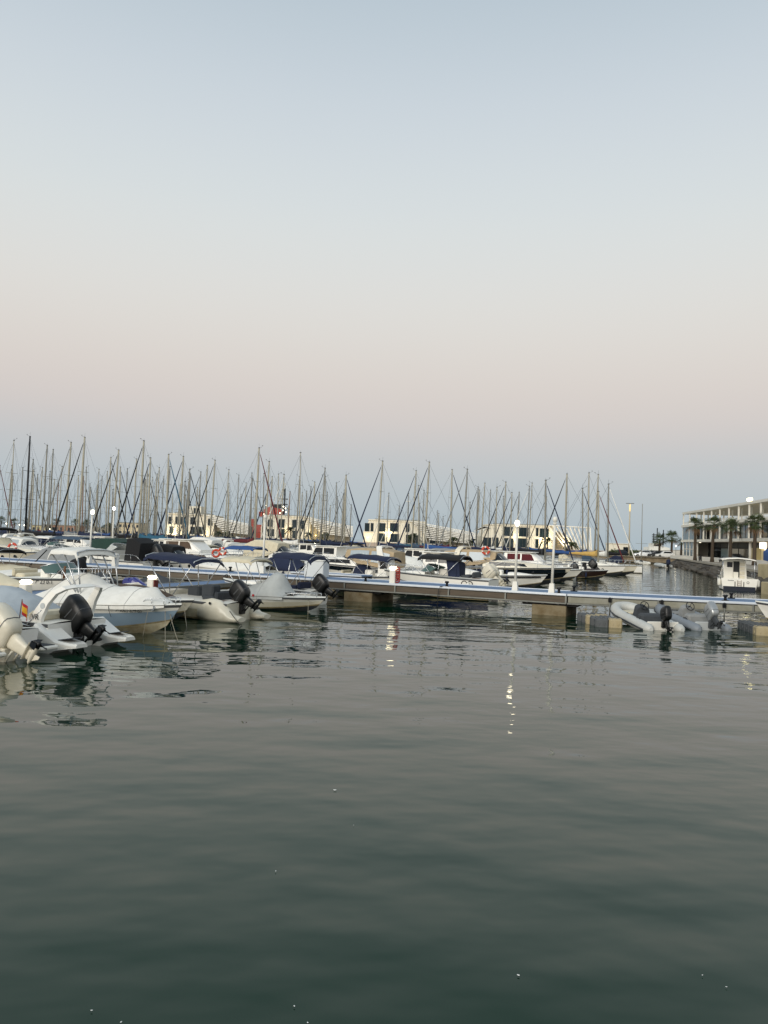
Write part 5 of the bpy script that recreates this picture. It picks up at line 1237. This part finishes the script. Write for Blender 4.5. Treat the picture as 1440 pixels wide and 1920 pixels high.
for x, y in ((500, 949), (508, 962), (532, 950), (536, 953), (531, 957), (537, 960), (496, 965), (526, 962)):
    MB().lathe([(.02, .2), (.22, 0), (.02, -.2)], ((x - 512) * k, -3.6, zat(y)), 8).obj('floodlight', LAMPW, r)
MB().box(((478 - 512) * k, -2, zat(990)), (1.6, 2.5, 5.5)).obj('bow_crane', SR, r)

# white ship at the right, behind the quay
ds2 = 235; c = D(1230, 1040, ds2); k = ds2 / F
r = empty('white_ship', (c.x, ds2, 0), 0, 'white ship with several masts behind the cars on the quay', 'ship')
Hs = Hull(26, 7, 3.6, 2.6, draft=1, rake=3); Hs.mesh().obj('hull', [SB, SW, SW, SB], r); Hs.deck().obj('deck', SW, r)
def za2(y): return D(1230, y, ds2).z
house([(-3, 2.8, 2.6, 2.5, za2(1026)), (3.2, 2.8, 2.4, 2.5, za2(1026))]).obj('deckhouse', SW, r); st = [((1220 - 1230) * k, 2.3, 2.1, za2(1027), za2(1019)), ((1236 - 1230) * k, 2.3, 2.0, za2(1027), za2(1019))]
house(st).obj('bridge', SW, r)
for sg in (-1, 1): hwin(st, st[0][0] + .2, st[1][0] - .2, .35, .8, sg).obj('window', GLASS, r)
m = MB()
for x, yt in ((1225, 1000), (1231.5, 990), (1243, 993)): m.tube([((x - 1230) * k, 0, za2(1022)), ((x - 1230) * k, 0, za2(yt))], .16, 5)
for y in (1003, 1007, 1011, 1015): m.box(((1226 - 1230) * k, 0, za2(y)), (1.3, .3, .25))
m.obj('mast', SB, r)
house([((1240 - 1230) * k, 2, 1.8, 2.6, za2(1024)), ((1249 - 1230) * k, 2, 1.6, 2.6, za2(1026))]).obj('aft_house', SW, r)

# ------------------------------------------------------------------ light tower and street furniture
p = D(1179, 1043, 178); zt = D(1182, 944, 178).z
r = empty('light_tower', (p.x, p.y, QZ), 0, 'tall lit light mast with twin arms on the quay', 'light mast')
MB().tube([(0, 0, 0), (0, 0, zt - QZ)], .20, 8, r2=.13).obj('pole', mat('tower_paint', 'b5aa92', .6), r)
for sg in (-1, 1): MB().rbox((sg * .5, 0, zt - QZ), (.85, .4, .14), .04).obj('lamp_head', ALUD, r)
MB().lathe([(.05, .1), (.2, 0), (.2, -1.5), (.1, -1.7)], (0, 0, zt - QZ - .25), 8).obj('pole_glow', mat('tower_glow', 'ffe2a0', .5, emit='ffdf98', estr=.35), r)  # lamplight falling on the pole top, added as a glowing sleeve
p = D(1267, 1043, 175); zt = D(1267, 1024, 175).z
r = empty('street_lamp', (p.x, p.y, QZ), 0, 'small lit street lamp left of the terrace building', 'street lamp')
MB().tube([(0, 0, 0), (0, 0, zt - QZ)], .05, 6).obj('post', ALUD, r); MB().lathe([(.03, .2), (.16, .05), (.03, -.15)], (0, 0, zt - QZ), 8).obj('globe', LAMPW, r)
r = empty('tower_lamp', (D(763, 1020, 210).x, 210, QZ), 0, 'tall mast lamp behind the middle pavilion', 'light mast'); zz = D(763, 940, 210).z - QZ
MB().tube([(0, 0, 0), (0, 0, zz)], .16, 6).obj('pole', ALUD, r); MB().rbox((0, 0, zz), (1.2, .5, .2), .05).obj('lamp_head', PLAST, r)

def car(loc, rz, body, label, L=4.3, Hc=1.45):
    r = empty('parked_car', loc, rz, label, 'car', 'cars parked on the quay'); w = .88
    lower = [(-L / 2, .45, .30, .62), (-L / 2 + .1, .85, .25, .85), (-L * .2, w, .22, .9), (L * .18, w, .22, .88), (L / 2 - .15, .82, .25, .72), (L / 2, .5, .3, .55)]
    house([(x, ww, ww * .95, a, b) for x, ww, a, b in lower]).obj('body', body, r)
    st = [(-L / 2 + .35, .8, .62, .82, .95), (-L * .28, .8, .64, .86, Hc), (L * .06, .8, .64, .86, Hc), (L * .24, .8, .7, .84, .92)]
    house(st).obj('cabin', body, r)
    for sg in (-1, 1): hwin(st, -L * .33, L * .12, .25, .85, sg, slope1=-.25).obj('window', GLASS, r)
    for x in (-L * .3, L * .3):
        for sg in (-1, 1):
            wh = MB().lathe([(.18, -.11), (.31, -.1), (.31, .1), (.18, .11)], (x, sg * .78, .31), 12, axis='Y').obj('wheel', RUBBER, r); MB().lathe([(.17, -.12), (.17, .12)], (x, sg * .78, .31), 8, axis='Y').obj('rim', ALUD, wh)
    return r
for x, d, colm, lab, rz in [(1206, 179, mat('car_silver', 'b9bcbd', .3, .4), 'silver car parked on the quay behind the round dinghy', 2.9), (1222, 181, mat('car_dark', '2a2f33', .3), 'dark grey car parked beside the silver car', 2.9), (1231, 178, mat('car_black', '121417', .3), 'black car parked under the thin palm', 3.0),
                            (1246, 177, mat('car_white', 'd5d4cf', .3), 'white car parked beside the palm with reddish fronds', 3.1), (1167, 186, mat('car_navy', '1f2633', .3), 'dark van like car parked behind the last masts', .2)]:
    p = D(x, 1040, d); car((p.x, p.y, QZ), rz, colm, lab)
p = D(1158, 1036, 190); r = empty('white_kiosk', (p.x, p.y, QZ), 0, 'small white kiosk on the quay behind the last sailing boats', 'kiosk'); MB().rbox((0, 0, 1.4), (5, 3, 2.8), .1).obj('wall', PLW, r); MB().box((1.6, -1.52, 1.3), (1.4, .06, 1.6)).obj('door', GLASS, r); MB().rbox((0, 0, 2.9), (5.4, 3.4, .2), .05).obj('roof', PLAST, r)
# shrubs on the quay
LEAFS = [mat('shrub_leaf_a', '3d4a28', .8), mat('shrub_leaf_b', '57603a', .8)]
def shrub(loc, w_, h, label, seed):
    rb = random.Random(seed); m = MB()
    for q in range(700):
        a = rb.uniform(0, 6.28); rr = math.sqrt(rb.random()); z = rb.random(); hh = h * (.65 + .35 * mnoise.noise(Vector((rr * 2 * math.cos(a) + seed, rr * 2 * math.sin(a), 0)))) 
        c = Vector((math.cos(a) * rr * w_ / 2 * (1 - .4 * z), math.sin(a) * rr * .8 * (1 - .4 * z), z * hh + .05)); u = Vector((rb.uniform(-1, 1), rb.uniform(-1, 1), rb.uniform(-1, 1))).normalized() * .17; v = u.orthogonal().normalized() * .09
        m.add([c - u, c + v, c + u, c - v], [(0, 1, 2, 3)], rb.randint(0, 1))
    o = empty('shrub', loc, 0, label, 'shrub', 'shrubs on the quay'); m.obj('foliage', LEAFS, o); MB().tube([(0, 0, 0), (0, 0, h * .6)], .08, 5).obj('stem', TRUNK, o)
for n_, (x, w_) in enumerate([(1186, 3.2), (1195, 2.8), (1216, 3.0), (1150, 3.5)]):
    p = D(x, 1040, 184); shrub((p.x, p.y, QZ), w_, 1.9, ['green shrub right of the light tower foot', 'second green shrub right of the light tower', 'shrub between the silver car and the ship', 'shrub behind the kiosk'][n_], n_)
# ------------------------------------------------------------------ terrace building on the right quay
CONW = mat('building_white_concrete', 'e2ded2', .75, dirt=.25, dscale=.4, dcol='98917f'); PERG = mat('pergola_slat', 'c6bba4', .8, dirt=.3, dscale=2, dcol='7c6f5a')
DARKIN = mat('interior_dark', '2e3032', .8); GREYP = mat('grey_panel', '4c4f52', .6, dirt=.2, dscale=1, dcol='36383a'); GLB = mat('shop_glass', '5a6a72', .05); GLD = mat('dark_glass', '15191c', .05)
LIT = mat('lit_shop_sign', 'fff8e8', .5, emit='fff3d8', estr=2.6); LITW = mat('lit_interior', 'cdbf95', .6, emit='c9b88a', estr=.25)
g0 = D(1284, 1047, 166); g1 = D(1440, 1047, 116); gd = Vector((g1.x - g0.x, g1.y - g0.y, 0)); Lg = gd.length; ga = math.atan2(gd.y, gd.x)
tb = empty('terrace_building', (g0.x, g0.y, QZ), ga, 'two storey terrace building with roof pergola and glazed corner on the right quay', 'building')
# local x along the facade towards the viewer; outward (towards the water) is -y or +y
out = -1 if (Vector((math.sin(ga), -math.cos(ga), 0)).x < 0) else 1
LB = Lg + 14
def fb_(name, x0, x1, z0, z1, y0, y1, m_, par=None):
    return MB().box(((x0 + x1) / 2, out_y * (y0 + y1) / 2, (z0 + z1) / 2), (x1 - x0, abs(y1 - y0), z1 - z0)).obj(name, m_, par or tb)
out_y = 1 if Vector((-math.sin(ga), math.cos(ga), 0)).x < 0 else -1     # +1 when local +y faces the water
Z1, Z2, ZP = 3.8, 6.9, 9.75
fb_('floor_slab', -.4, LB, Z1 - .25, Z1 + .25, -14, .8, CONW); fb_('roof_slab', -.4, LB, Z2 - .2, Z2 + .3, -14, .8, CONW)
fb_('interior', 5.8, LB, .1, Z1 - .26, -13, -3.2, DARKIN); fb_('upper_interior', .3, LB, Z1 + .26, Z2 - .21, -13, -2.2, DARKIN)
fb_('end_wall', -.3, .0, 0, Z2 - .2, -13, -.2, CONW)
n = 12; sp = LB / n
for i in range(n + 1):
    x = i * sp
    MB().box((x, out_y * .45, (Z1 + ZP) / 2), (.18, .26, ZP - Z1 - .5)).obj('column', CONW, tb)
    if i % 2 == 0: MB().tube([(x, out_y * .2, 0), (x, out_y * .2, Z1 - .25)], .22, 10).obj('ground_column', CONW, tb)
    if i: MB().box((x - sp / 2, out_y * -2.5, (Z2 + ZP) / 2 + .1), (.22, .22, ZP - Z2 - .4)).obj('pergola_post', CONW, tb)
for i in range(n):
    x0, x1 = i * sp + .2, (i + 1) * sp - .2
    f_ = MB()
    f_.box(((x0 + x1) / 2, out_y * -1.5, Z1 + .32), (x1 - x0, .1, .12)); f_.box(((x0 + x1) / 2, out_y * -1.5, Z2 - .3), (x1 - x0, .1, .14))
    for xx in (x0, (x0 + x1) / 2, x1): f_.box((xx, out_y * -1.5, (Z1 + Z2) / 2), (.09, .1, Z2 - Z1 - .6))
    w_ = f_.obj('window', CONW if i < 3 else FRM, tb)
    for xa, xb in ((x0, (x0 + x1) / 2), ((x0 + x1) / 2, x1)):
        MB().box(((xa + xb) / 2, out_y * -1.52, (Z1 + Z2) / 2), (xb - xa - .1, .03, Z2 - Z1 - .66)).obj('pane', GLB if (i + int(xa)) % 3 else GLD, w_)
    MB().box(((x0 + x1) / 2, out_y * .42, Z2 + .85), (x1 - x0, .05, .06)).obj('balustrade_rail', CONW, tb)
    m = MB(); q = x0 + .15
    while q < x1: m.box((q, out_y * .42, Z2 + .58), (.05, .04, .5)); q += .42
    m.obj('balustrade', CONW, tb)
fb_('added_white_panel', 6, LB, Z2 + .31, Z2 + 1.9, -11, -10.8, PLAST)  # added white panel, brightens the terrace in place of parasols
# ground floor: shops
for i in range(n):
    x0, x1 = i * sp + .1, (i + 1) * sp - .1
    if i < 2:
        f_ = MB()
        for xx in (x0, (x0 + x1) / 2, x1): f_.box((xx, out_y * .3, 1.95), (.14, .16, 3.7))
        f_.box(((x0 + x1) / 2, out_y * .3, 2.1), (x1 - x0, .14, .12)); w_ = f_.obj('window', CONW, tb)
        for xa, xb in ((x0, (x0 + x1) / 2), ((x0 + x1) / 2, x1)):
            for za, zb in ((.1, 2.0), (2.2, 3.8)): MB().box(((xa + xb) / 2, out_y * .27, (za + zb) / 2), (xb - xa - .1, .03, zb - za)).obj('pane', GLB, w_)
            MB().box(((xa + xb) / 2, out_y * .5, (Z1 + Z2) / 2), (xb - xa - .1, .03, Z2 - Z1 - .5)).obj('corner_pane', GLB, w_)
    else:
        MB().box(((x0 + x1) / 2, out_y * -2.9, 3.2), (x1 - x0, .3, 1.2)).obj('shop_fascia', GREYP, tb)
        if i % 3 == 0: w_ = MB().box(((x0 + x1) / 2, out_y * -2.9, 1.25), (x1 - x0, .12, 2.5)).obj('shop_window', GREYP, tb); MB().box(((x0 + x1) / 2, out_y * -2.8, 1.35), (x1 - x0 - .5, .06, 2.1)).obj('pane', mat('bright_glass', '8fa3a8', .08), w_)
        else: w_ = MB().box(((x0 + x1) / 2, out_y * -3.0, 1.25), (x1 - x0, .12, 2.5)).obj('shop_window', FRM, tb); MB().box(((x0 + x1) / 2, out_y * -2.9, 1.3), (x1 - x0 - .3, .06, 2.2)).obj('pane', GLD, w_)
def facade_x(px_): # facade coordinate seen at photo column px_
    lo, hi = 0.0, LB
    rx = ray(px_, 1030)
    for _ in range(40):
        md = (lo + hi) / 2; q = g0 + gd.normalized() * md
        if q.x / q.y < rx.x / rx.y: lo = md
        else: hi = md
    return lo
xs_ = facade_x(1401); MB().rbox((xs_, out_y * -2.4, 3.0), (2.6, .25, 1.0), .05).obj('lit_sign', LIT, tb)
for px_, w_, m_ in ((1378, 1.6, LITW), (1389, 3.0, mat('poster_tan', 'b7a673', .6, emit='b7a673', estr=.25)), (1399, 2.0, LITW)):
    MB().box((facade_x(px_), out_y * -2.62, 1.35), (w_, .05, 2.5)).obj('shop_poster', m_, tb)
MB().box((facade_x(1404), out_y * -2.55, 1.6), (.4, .1, 3.0)).obj('light_strip', LIT, tb)
for px_ in (1357, 1301): MB().lathe([(.02, .12), (.3, 0), (.02, -.1)], (facade_x(px_), out_y * -1.2, 3.55), 8).obj('ceiling_lamp', LIT, tb)
# pergola roof of slats
m = MB(); m.box((LB / 2, out_y * .45, ZP), (LB + .6, .4, .42)); m.box((LB / 2, out_y * -12.5, ZP), (LB + .6, .3, .4)); m.obj('pergola_beam', CONW, tb)
x = .0; pm = None; cnt_ = 0
while x < LB:
    if pm is None: pm = MB().box((0, 0, 0), (.10, 13.2, .30)).mesh('pergola_slat', PERG)
    o = bpy.data.objects.new('pergola_slat', pm); COL.objects.link(o); o.parent = tb; o.location = (x, out_y * -6.0, ZP - .05); x += .42
fb_('low_terrace_wall', 2, LB, 0, .75, 3.2, 3.45, PLAST)
# roof floodlight
fp = facade_x(1409); MB().rbox((fp, out_y * .4, ZP + .55), (1.5, .5, .5), .1).obj('roof_floodlight', mat('roof_flood_glow', 'fff6c8', .5, emit='fff0b0', estr=5), tb)
# motorbikes / terrace clutter
for n_, (x_, d_) in enumerate([(1313, 134), (1352, 124), (1394, 112)]):
    p = D(x_, 1046, d_); r = empty('motor_scooter', (p.x, p.y, QZ), ga, ['scooter parked between the first two fan palms', 'scooter parked between the second and third fan palms', 'scooter parked left of the rightmost fan palm'][n_], 'scooter', 'scooters on the promenade')
    for xx in (-.6, .6): MB().torus((xx, 0, .28), .22, .07, 12, 6, rot=Matrix.Rotation(R(90), 3, 'X')).obj('wheel', RUBBER, r)
    house([(-.75, .16, .12, .4, .85), (-.1, .18, .14, .3, .82), (.1, .15, .12, .25, .4), (.4, .15, .1, .3, .7), (.6, .1, .06, .5, 1.0)]).obj('body', BLKM, r); MB().tube([(.5, -.3, 1.1), (.55, 0, 1.05), (.5, .3, 1.1)], .03, 5).obj('handlebar', BLKM, r)

# ------------------------------------------------------------------ fishing boat at the right
ANTIF = mat('antifoul_navy_dark', '10182c', .7, dirt=.3, dscale=4, dcol='23261f')
p0 = W(1386, 1108); hF = math.atan2(.96, .30)
r = boat('cabin_fishing_boat', p0 + hd(hF) * 3.1, hF, 'white cabin fishing boat seen from astern with navy waterline at the right quay', 'fishing boat', 'motor boats moored in the marina')
H = Hull(6.2, 2.75, 1.30, .98, draft=.35, rake=.7, tw=.97); H.mesh().obj('hull', [ANTIF, GEL, GEL, RUBG], r); H.deck(drop=.25).obj('deck', GELD, r)
MB().box((-3.11, 0, .17), (.02, 2.36, .34)).obj('boot_top', ANTIF, r)
st = [(-.3, .92, .84, .8, 2.4), (1.2, .92, .78, .9, 2.45), (1.9, .76, .55, 1.0, 1.9)]
house(st).obj('wheelhouse', GEL, r)
for sg in (-1, 1): hwin(st, -.1, 1.1, .55, .88, sg).obj('window', GLASS, r)
MB().box((-.32, .38, 2.02), (.04, .40, .42)).obj('rear_window', GLASS, r); MB().box((-.32, -.12, 1.65), (.04, .46, 1.3)).obj('doorway', DARKIN, r)
MB().box((-.5, -.05, 1.15), (.3, .36, .55)).obj('engine_box', GELD, r)
for k in range(4): MB().box((-.36, -.56, 1.0 + .36 * k), (.10, .36, .26)).obj('step', CREAM, r)
P = [[(lerp(-2.7, 1.6, i / 6), y * 1.26, 2.46 + .14 * (1 - y * y) + .04 * math.sin(i)) for y in (-1, -.6, 0, .6, 1)] for i in range(7)]
MB().grid(P, 0, True, .07).obj('hardtop', GEL, r)
for sg in (-1, 1):
    MB().tube([(-2.6, sg * 1.15, .9), (-2.6, sg * 1.16, 2.48)], .03, 6).obj('post', SS, r)
    m = MB(); m.tube([(-2.9, sg * 1.16, 1.02), (-2.9, sg * 1.16, 1.42), (.6, sg * 1.2, 1.5)], .02, 5); m.tube([(-1.2, sg * 1.18, 1.0), (-1.2, sg * 1.18, 1.46)], .02, 5); m.obj('side_rail', SS, r)
    MB().box((-3.13, sg * .32, .52), (.05, .05, .42)).obj('ladder_bracket', BLKM, r); fender(r, -2.6, sg * 1.42, .62, .6, .15)
m = MB()
for sg in (-1, 1): m.tube([(-3.16, sg * .13, .35), (-3.16, sg * .13, .85)], .015, 5)
for z_ in (.42, .57, .72): m.tube([(-3.16, -.13, z_), (-3.16, .13, z_)], .015, 5)
m.obj('boarding_ladder', TEAK, r)
MB().torus((-3.125, -.62, .68), .085, .015, 12, 4, rot=Matrix.Rotation(R(90), 3, 'Y')).obj('emblem_ring', RUBG, r)
m = MB()
for k in range(7): m.box((-3.122, .82 - .065 * k, .80 + (.008 if k in (0, 4) else 0)), (.012, .045, .05 + (.02 if k in (0, 4) else 0)))
m.obj('faded_name_marks', RUBG, r)
# concrete mooring block and blue tarpaulin boat on the right edge
q0 = W(1431, 1116); r = empty('mooring_block', (q0.x + 2.4, q0.y + .9, 0), 0, 'beige concrete mooring block at the right edge beside the fishing boat', 'mooring block')
MB().rbox((0, 0, .2), (2.8, 3.0, 1.4), .05).obj('block', mat('beige_concrete', 'b3a684', .85, dirt=.5, dscale=1.2, dcol='7d7154', bump=.01, bscale=6), r); MB().lathe([(.12, 0), (.10, .2), (.18, .28), (.14, .34)], (-.7, -.9, .88), 10).obj('bollard', BLKM, r)
q0 = D(1458, 1040, 68); r = empty('raised_boat', (q0.x, q0.y, 0), math.pi / 2, 'boat wrapped in blue tarpaulin on a beige stand at the right edge', 'boat')
MB().rbox((0, 0, 1.0), (3.2, 1.9, 2.2), .05).obj('stand', mat('beige_concrete', 'b3a684'), r)
H = Hull(4.6, 1.9, 1.2, 1.0, draft=.3); hb = H.mesh(); hb.xf(Matrix.Translation((0, 0, 2.0))); hb.obj('hull', [GEL, GEL, GEL, RUBG], r)
cv = H.cover([(0, .5), (.3, .9), (.6, .7), (.97, .1)], skirt=.7, wob=.08, seed=77); cv.xf(Matrix.Translation((0, 0, 2.0))); cv.obj('tarpaulin', BLUE, r)
# small boats against the far quay
p = W(1209, 1059); r = rib(p + Vector((0, 2, 0)), R(92), 'small round white dinghy with a tall thin mast by the far quay', 3.9, 2.3, .30, PLAST, PLAST, None, console=False, name='mast_dinghy')
MB().tube([(.2, 0, .3), (.2, 0, 12.2)], .09, 7, r2=.06).obj('mast', MASTG, r); MB().tube([(.2, -1.2, 4.2), (.2, 1.2, 4.2)], .03, 5).obj('spreader', MASTG, r); MB().rbox((.2, 0, .6), (.7, .5, .5), .1).obj('mast_step', BLACKC, r)
p = W(1249, 1065); r = rib(p + Vector((0, 2, 0)), R(100), 'grey white dinghy with navy covered outboard below the quay ramp', 3.4, 2.0, .28, PGREY, PLAST, NAVY, 10, 1.2, console=False, leg=BLKM)
# ------------------------------------------------------------------ floating cube dock with two inflatables
CUBG = mat('dock_cube_grey', '55585a', .7, dirt=.5, dscale=3, dcol='3a3b39', bump=.008, bscale=20); CUBB = mat('dock_cube_beige', 'aa9c7c', .7, dirt=.45, dscale=3, dcol='8f7c4e', bump=.008, bscale=20)
dk = W(1183, 1179); bd = dB; bn = Vector((-bd.y, bd.x, 0))
dock = empty('floating_cube_dock', (dk.x, dk.y, 0), math.atan2(bd.y, bd.x), 'floating dock of grey and beige plastic cubes under the two inflatables', 'floating dock')
def cube_mesh(m_):
    m = MB(); m.rbox((0, 0, .06), (.49, .49, .48), .045)
    for sx_ in (-.17, 0, .17): m.rbox((sx_, 0, .305), (.09, .42, .02), .006)
    for sg in (-1, 1):
        for sx_ in (-.1, .1): m.rbox((sx_, sg * .25, .10), (.05, .03, .10), .01)
        m.rbox((sg * .25, .0, .10), (.03, .05, .10), .01)
    return m.mesh('dock_cube', m_)
cg, cb = cube_mesh(CUBG), cube_mesh(CUBB)
for i in range(-1, 14):
    for j in range(0, 5):
        u, v = i * .5, j * .5
        if 1 <= i <= 9: continue
        o = bpy.data.objects.new('dock_cube', cb if (i, j) in ((0, 0), (-1, 2), (0, 3), (11, 4), (12, 4), (13, 4), (10, 0)) else cg); COL.objects.link(o); o.parent = dock
        o.location = (u - .55 - .12 * j if i < 1 else u - .3, v + .3 + (.02 if i % 2 else 0), .02 + .012 * math.sin(i * 3 + j * 5)); o.rotation_euler = (.015 * math.sin(i + j), .02 * math.cos(i * 2), 0)
hA = R(99); p = W(1244, 1182) + hd(hA) * 1.78
rb1 = rib(p, hA, 'white inflatable dinghy with black outboard and steering console on the cube dock', 3.5, 1.68, .215, mat('hypalon_white', 'bdbeb9', .55, dirt=.3, dscale=3, dcol='9c9a90'), PLAST, ENGB, 24, .70, strake=DGREY, bowm=BEIGE, rx=-.10)
p = W(1333, 1182) + hd(hA) * 1.78
rb2 = rib(p, hA, 'grey inflatable dinghy with silver outboard on the cube dock', 3.5, 1.68, .215, mat('hypalon_grey', '7f858b', .55, dirt=.25, dscale=3, dcol='5d6166'), LGREY, ENGS, 50, .82, leg=DGREY, seatm=GREYC, strake=DGREY, bowm=GREYC, rx=-.10)
for n_, x_ in enumerate((1143, 1240, 1357)):
    a = onB(x_, -.02); r = empty('dock_tether', (a.x, a.y, 0), 0, ['left upright tether post between pontoon and cube dock', 'middle tether post behind the white inflatable', 'right tether post behind the grey inflatable'][n_], 'post', 'tether posts of the cube dock')
    MB().tube([(0, -.06, .1), (0, -.06, .92)], .03, 6).obj('pole', ALUD, r); MB().rbox((0, -.06, .80), (.14, .1, .2), .02).obj('clamp', BLKM, r)
# white bow at the right edge
p = tip(1416, 1128, 1.15, 5.5, HEAD_L); r, H = runabout(p, HEAD_L, 'white bow of a boat cut off by the right edge', 5.5, 2.1, 1.15, .9, rails=False, screen=False)
# hoses and mooring ropes hanging on the pontoon
a = on_pontoon(833, .0); r = empty('hanging_hose', a, 0, 'dark hose looping down the pontoon side to the water', 'hose')
MB().tube([(.05, .05, .03), (-.12, -.05, .02), (-.2, -.08, -.15), (-.22, -.06, -.5), (-.22, -.06, -.98)], .02, 6).obj('hose', RUBBER, r)
a = on_pontoon(60, .0); r = empty('hanging_hose', a, 0, 'dark hose hanging over the pontoon edge at the far left', 'hose')
MB().tube([(.7, .5, .75), (.25, .1, .05), (.0, -.08, -.12), (-.05, -.06, -.3), (.1, -.05, -.4)], .035, 6).obj('hose', RUBBER, r)
# feathers and foam on the water
FEA = mat('feather_white', 'e8e8e4', .8)
for n_, (x, y, s_) in enumerate([(628, 1481, .035), (517, 1633, .016), (972, 1828, .02), (1317, 1828, .012), (552, 1886, .014), (172, 1894, .014), (663, 1547, .01), (1362, 1850, .012), (227, 1916, .014), (577, 1917, .012)]):
    p = W(x, y, .012); m = MB(); P = [[(lerp(-1.6, 1.6, i / 6) * s_, w_ * s_ * (1 - ((i - 3) / 3.3) ** 2), (.25 - .2 * w_ * w_ + .12 * (i - 3) ** 2 / 9) * s_) for w_ in (-1, 0, 1)] for i in range(7)]
    m.grid(P, 0, True, .1 * s_); m.v = [(a * .34, b * .34, c * .34) for a, b, c in m.v]; o = m.obj('feather', FEA); o.location = p; o.rotation_euler = (0, 0, n_ * 1.3)
    tag(o, 'tiny white feather floating on dark water, %s' % ['largest, left of the centre', 'upper left of the dark water', 'lower right of centre', 'far lower right', 'bottom centre left', 'bottom left', 'just below the largest feather', 'right below the far right speck', 'lowest at the bottom left', 'lowest at the bottom centre'][n_], 'feather', 'feathers floating on the water')
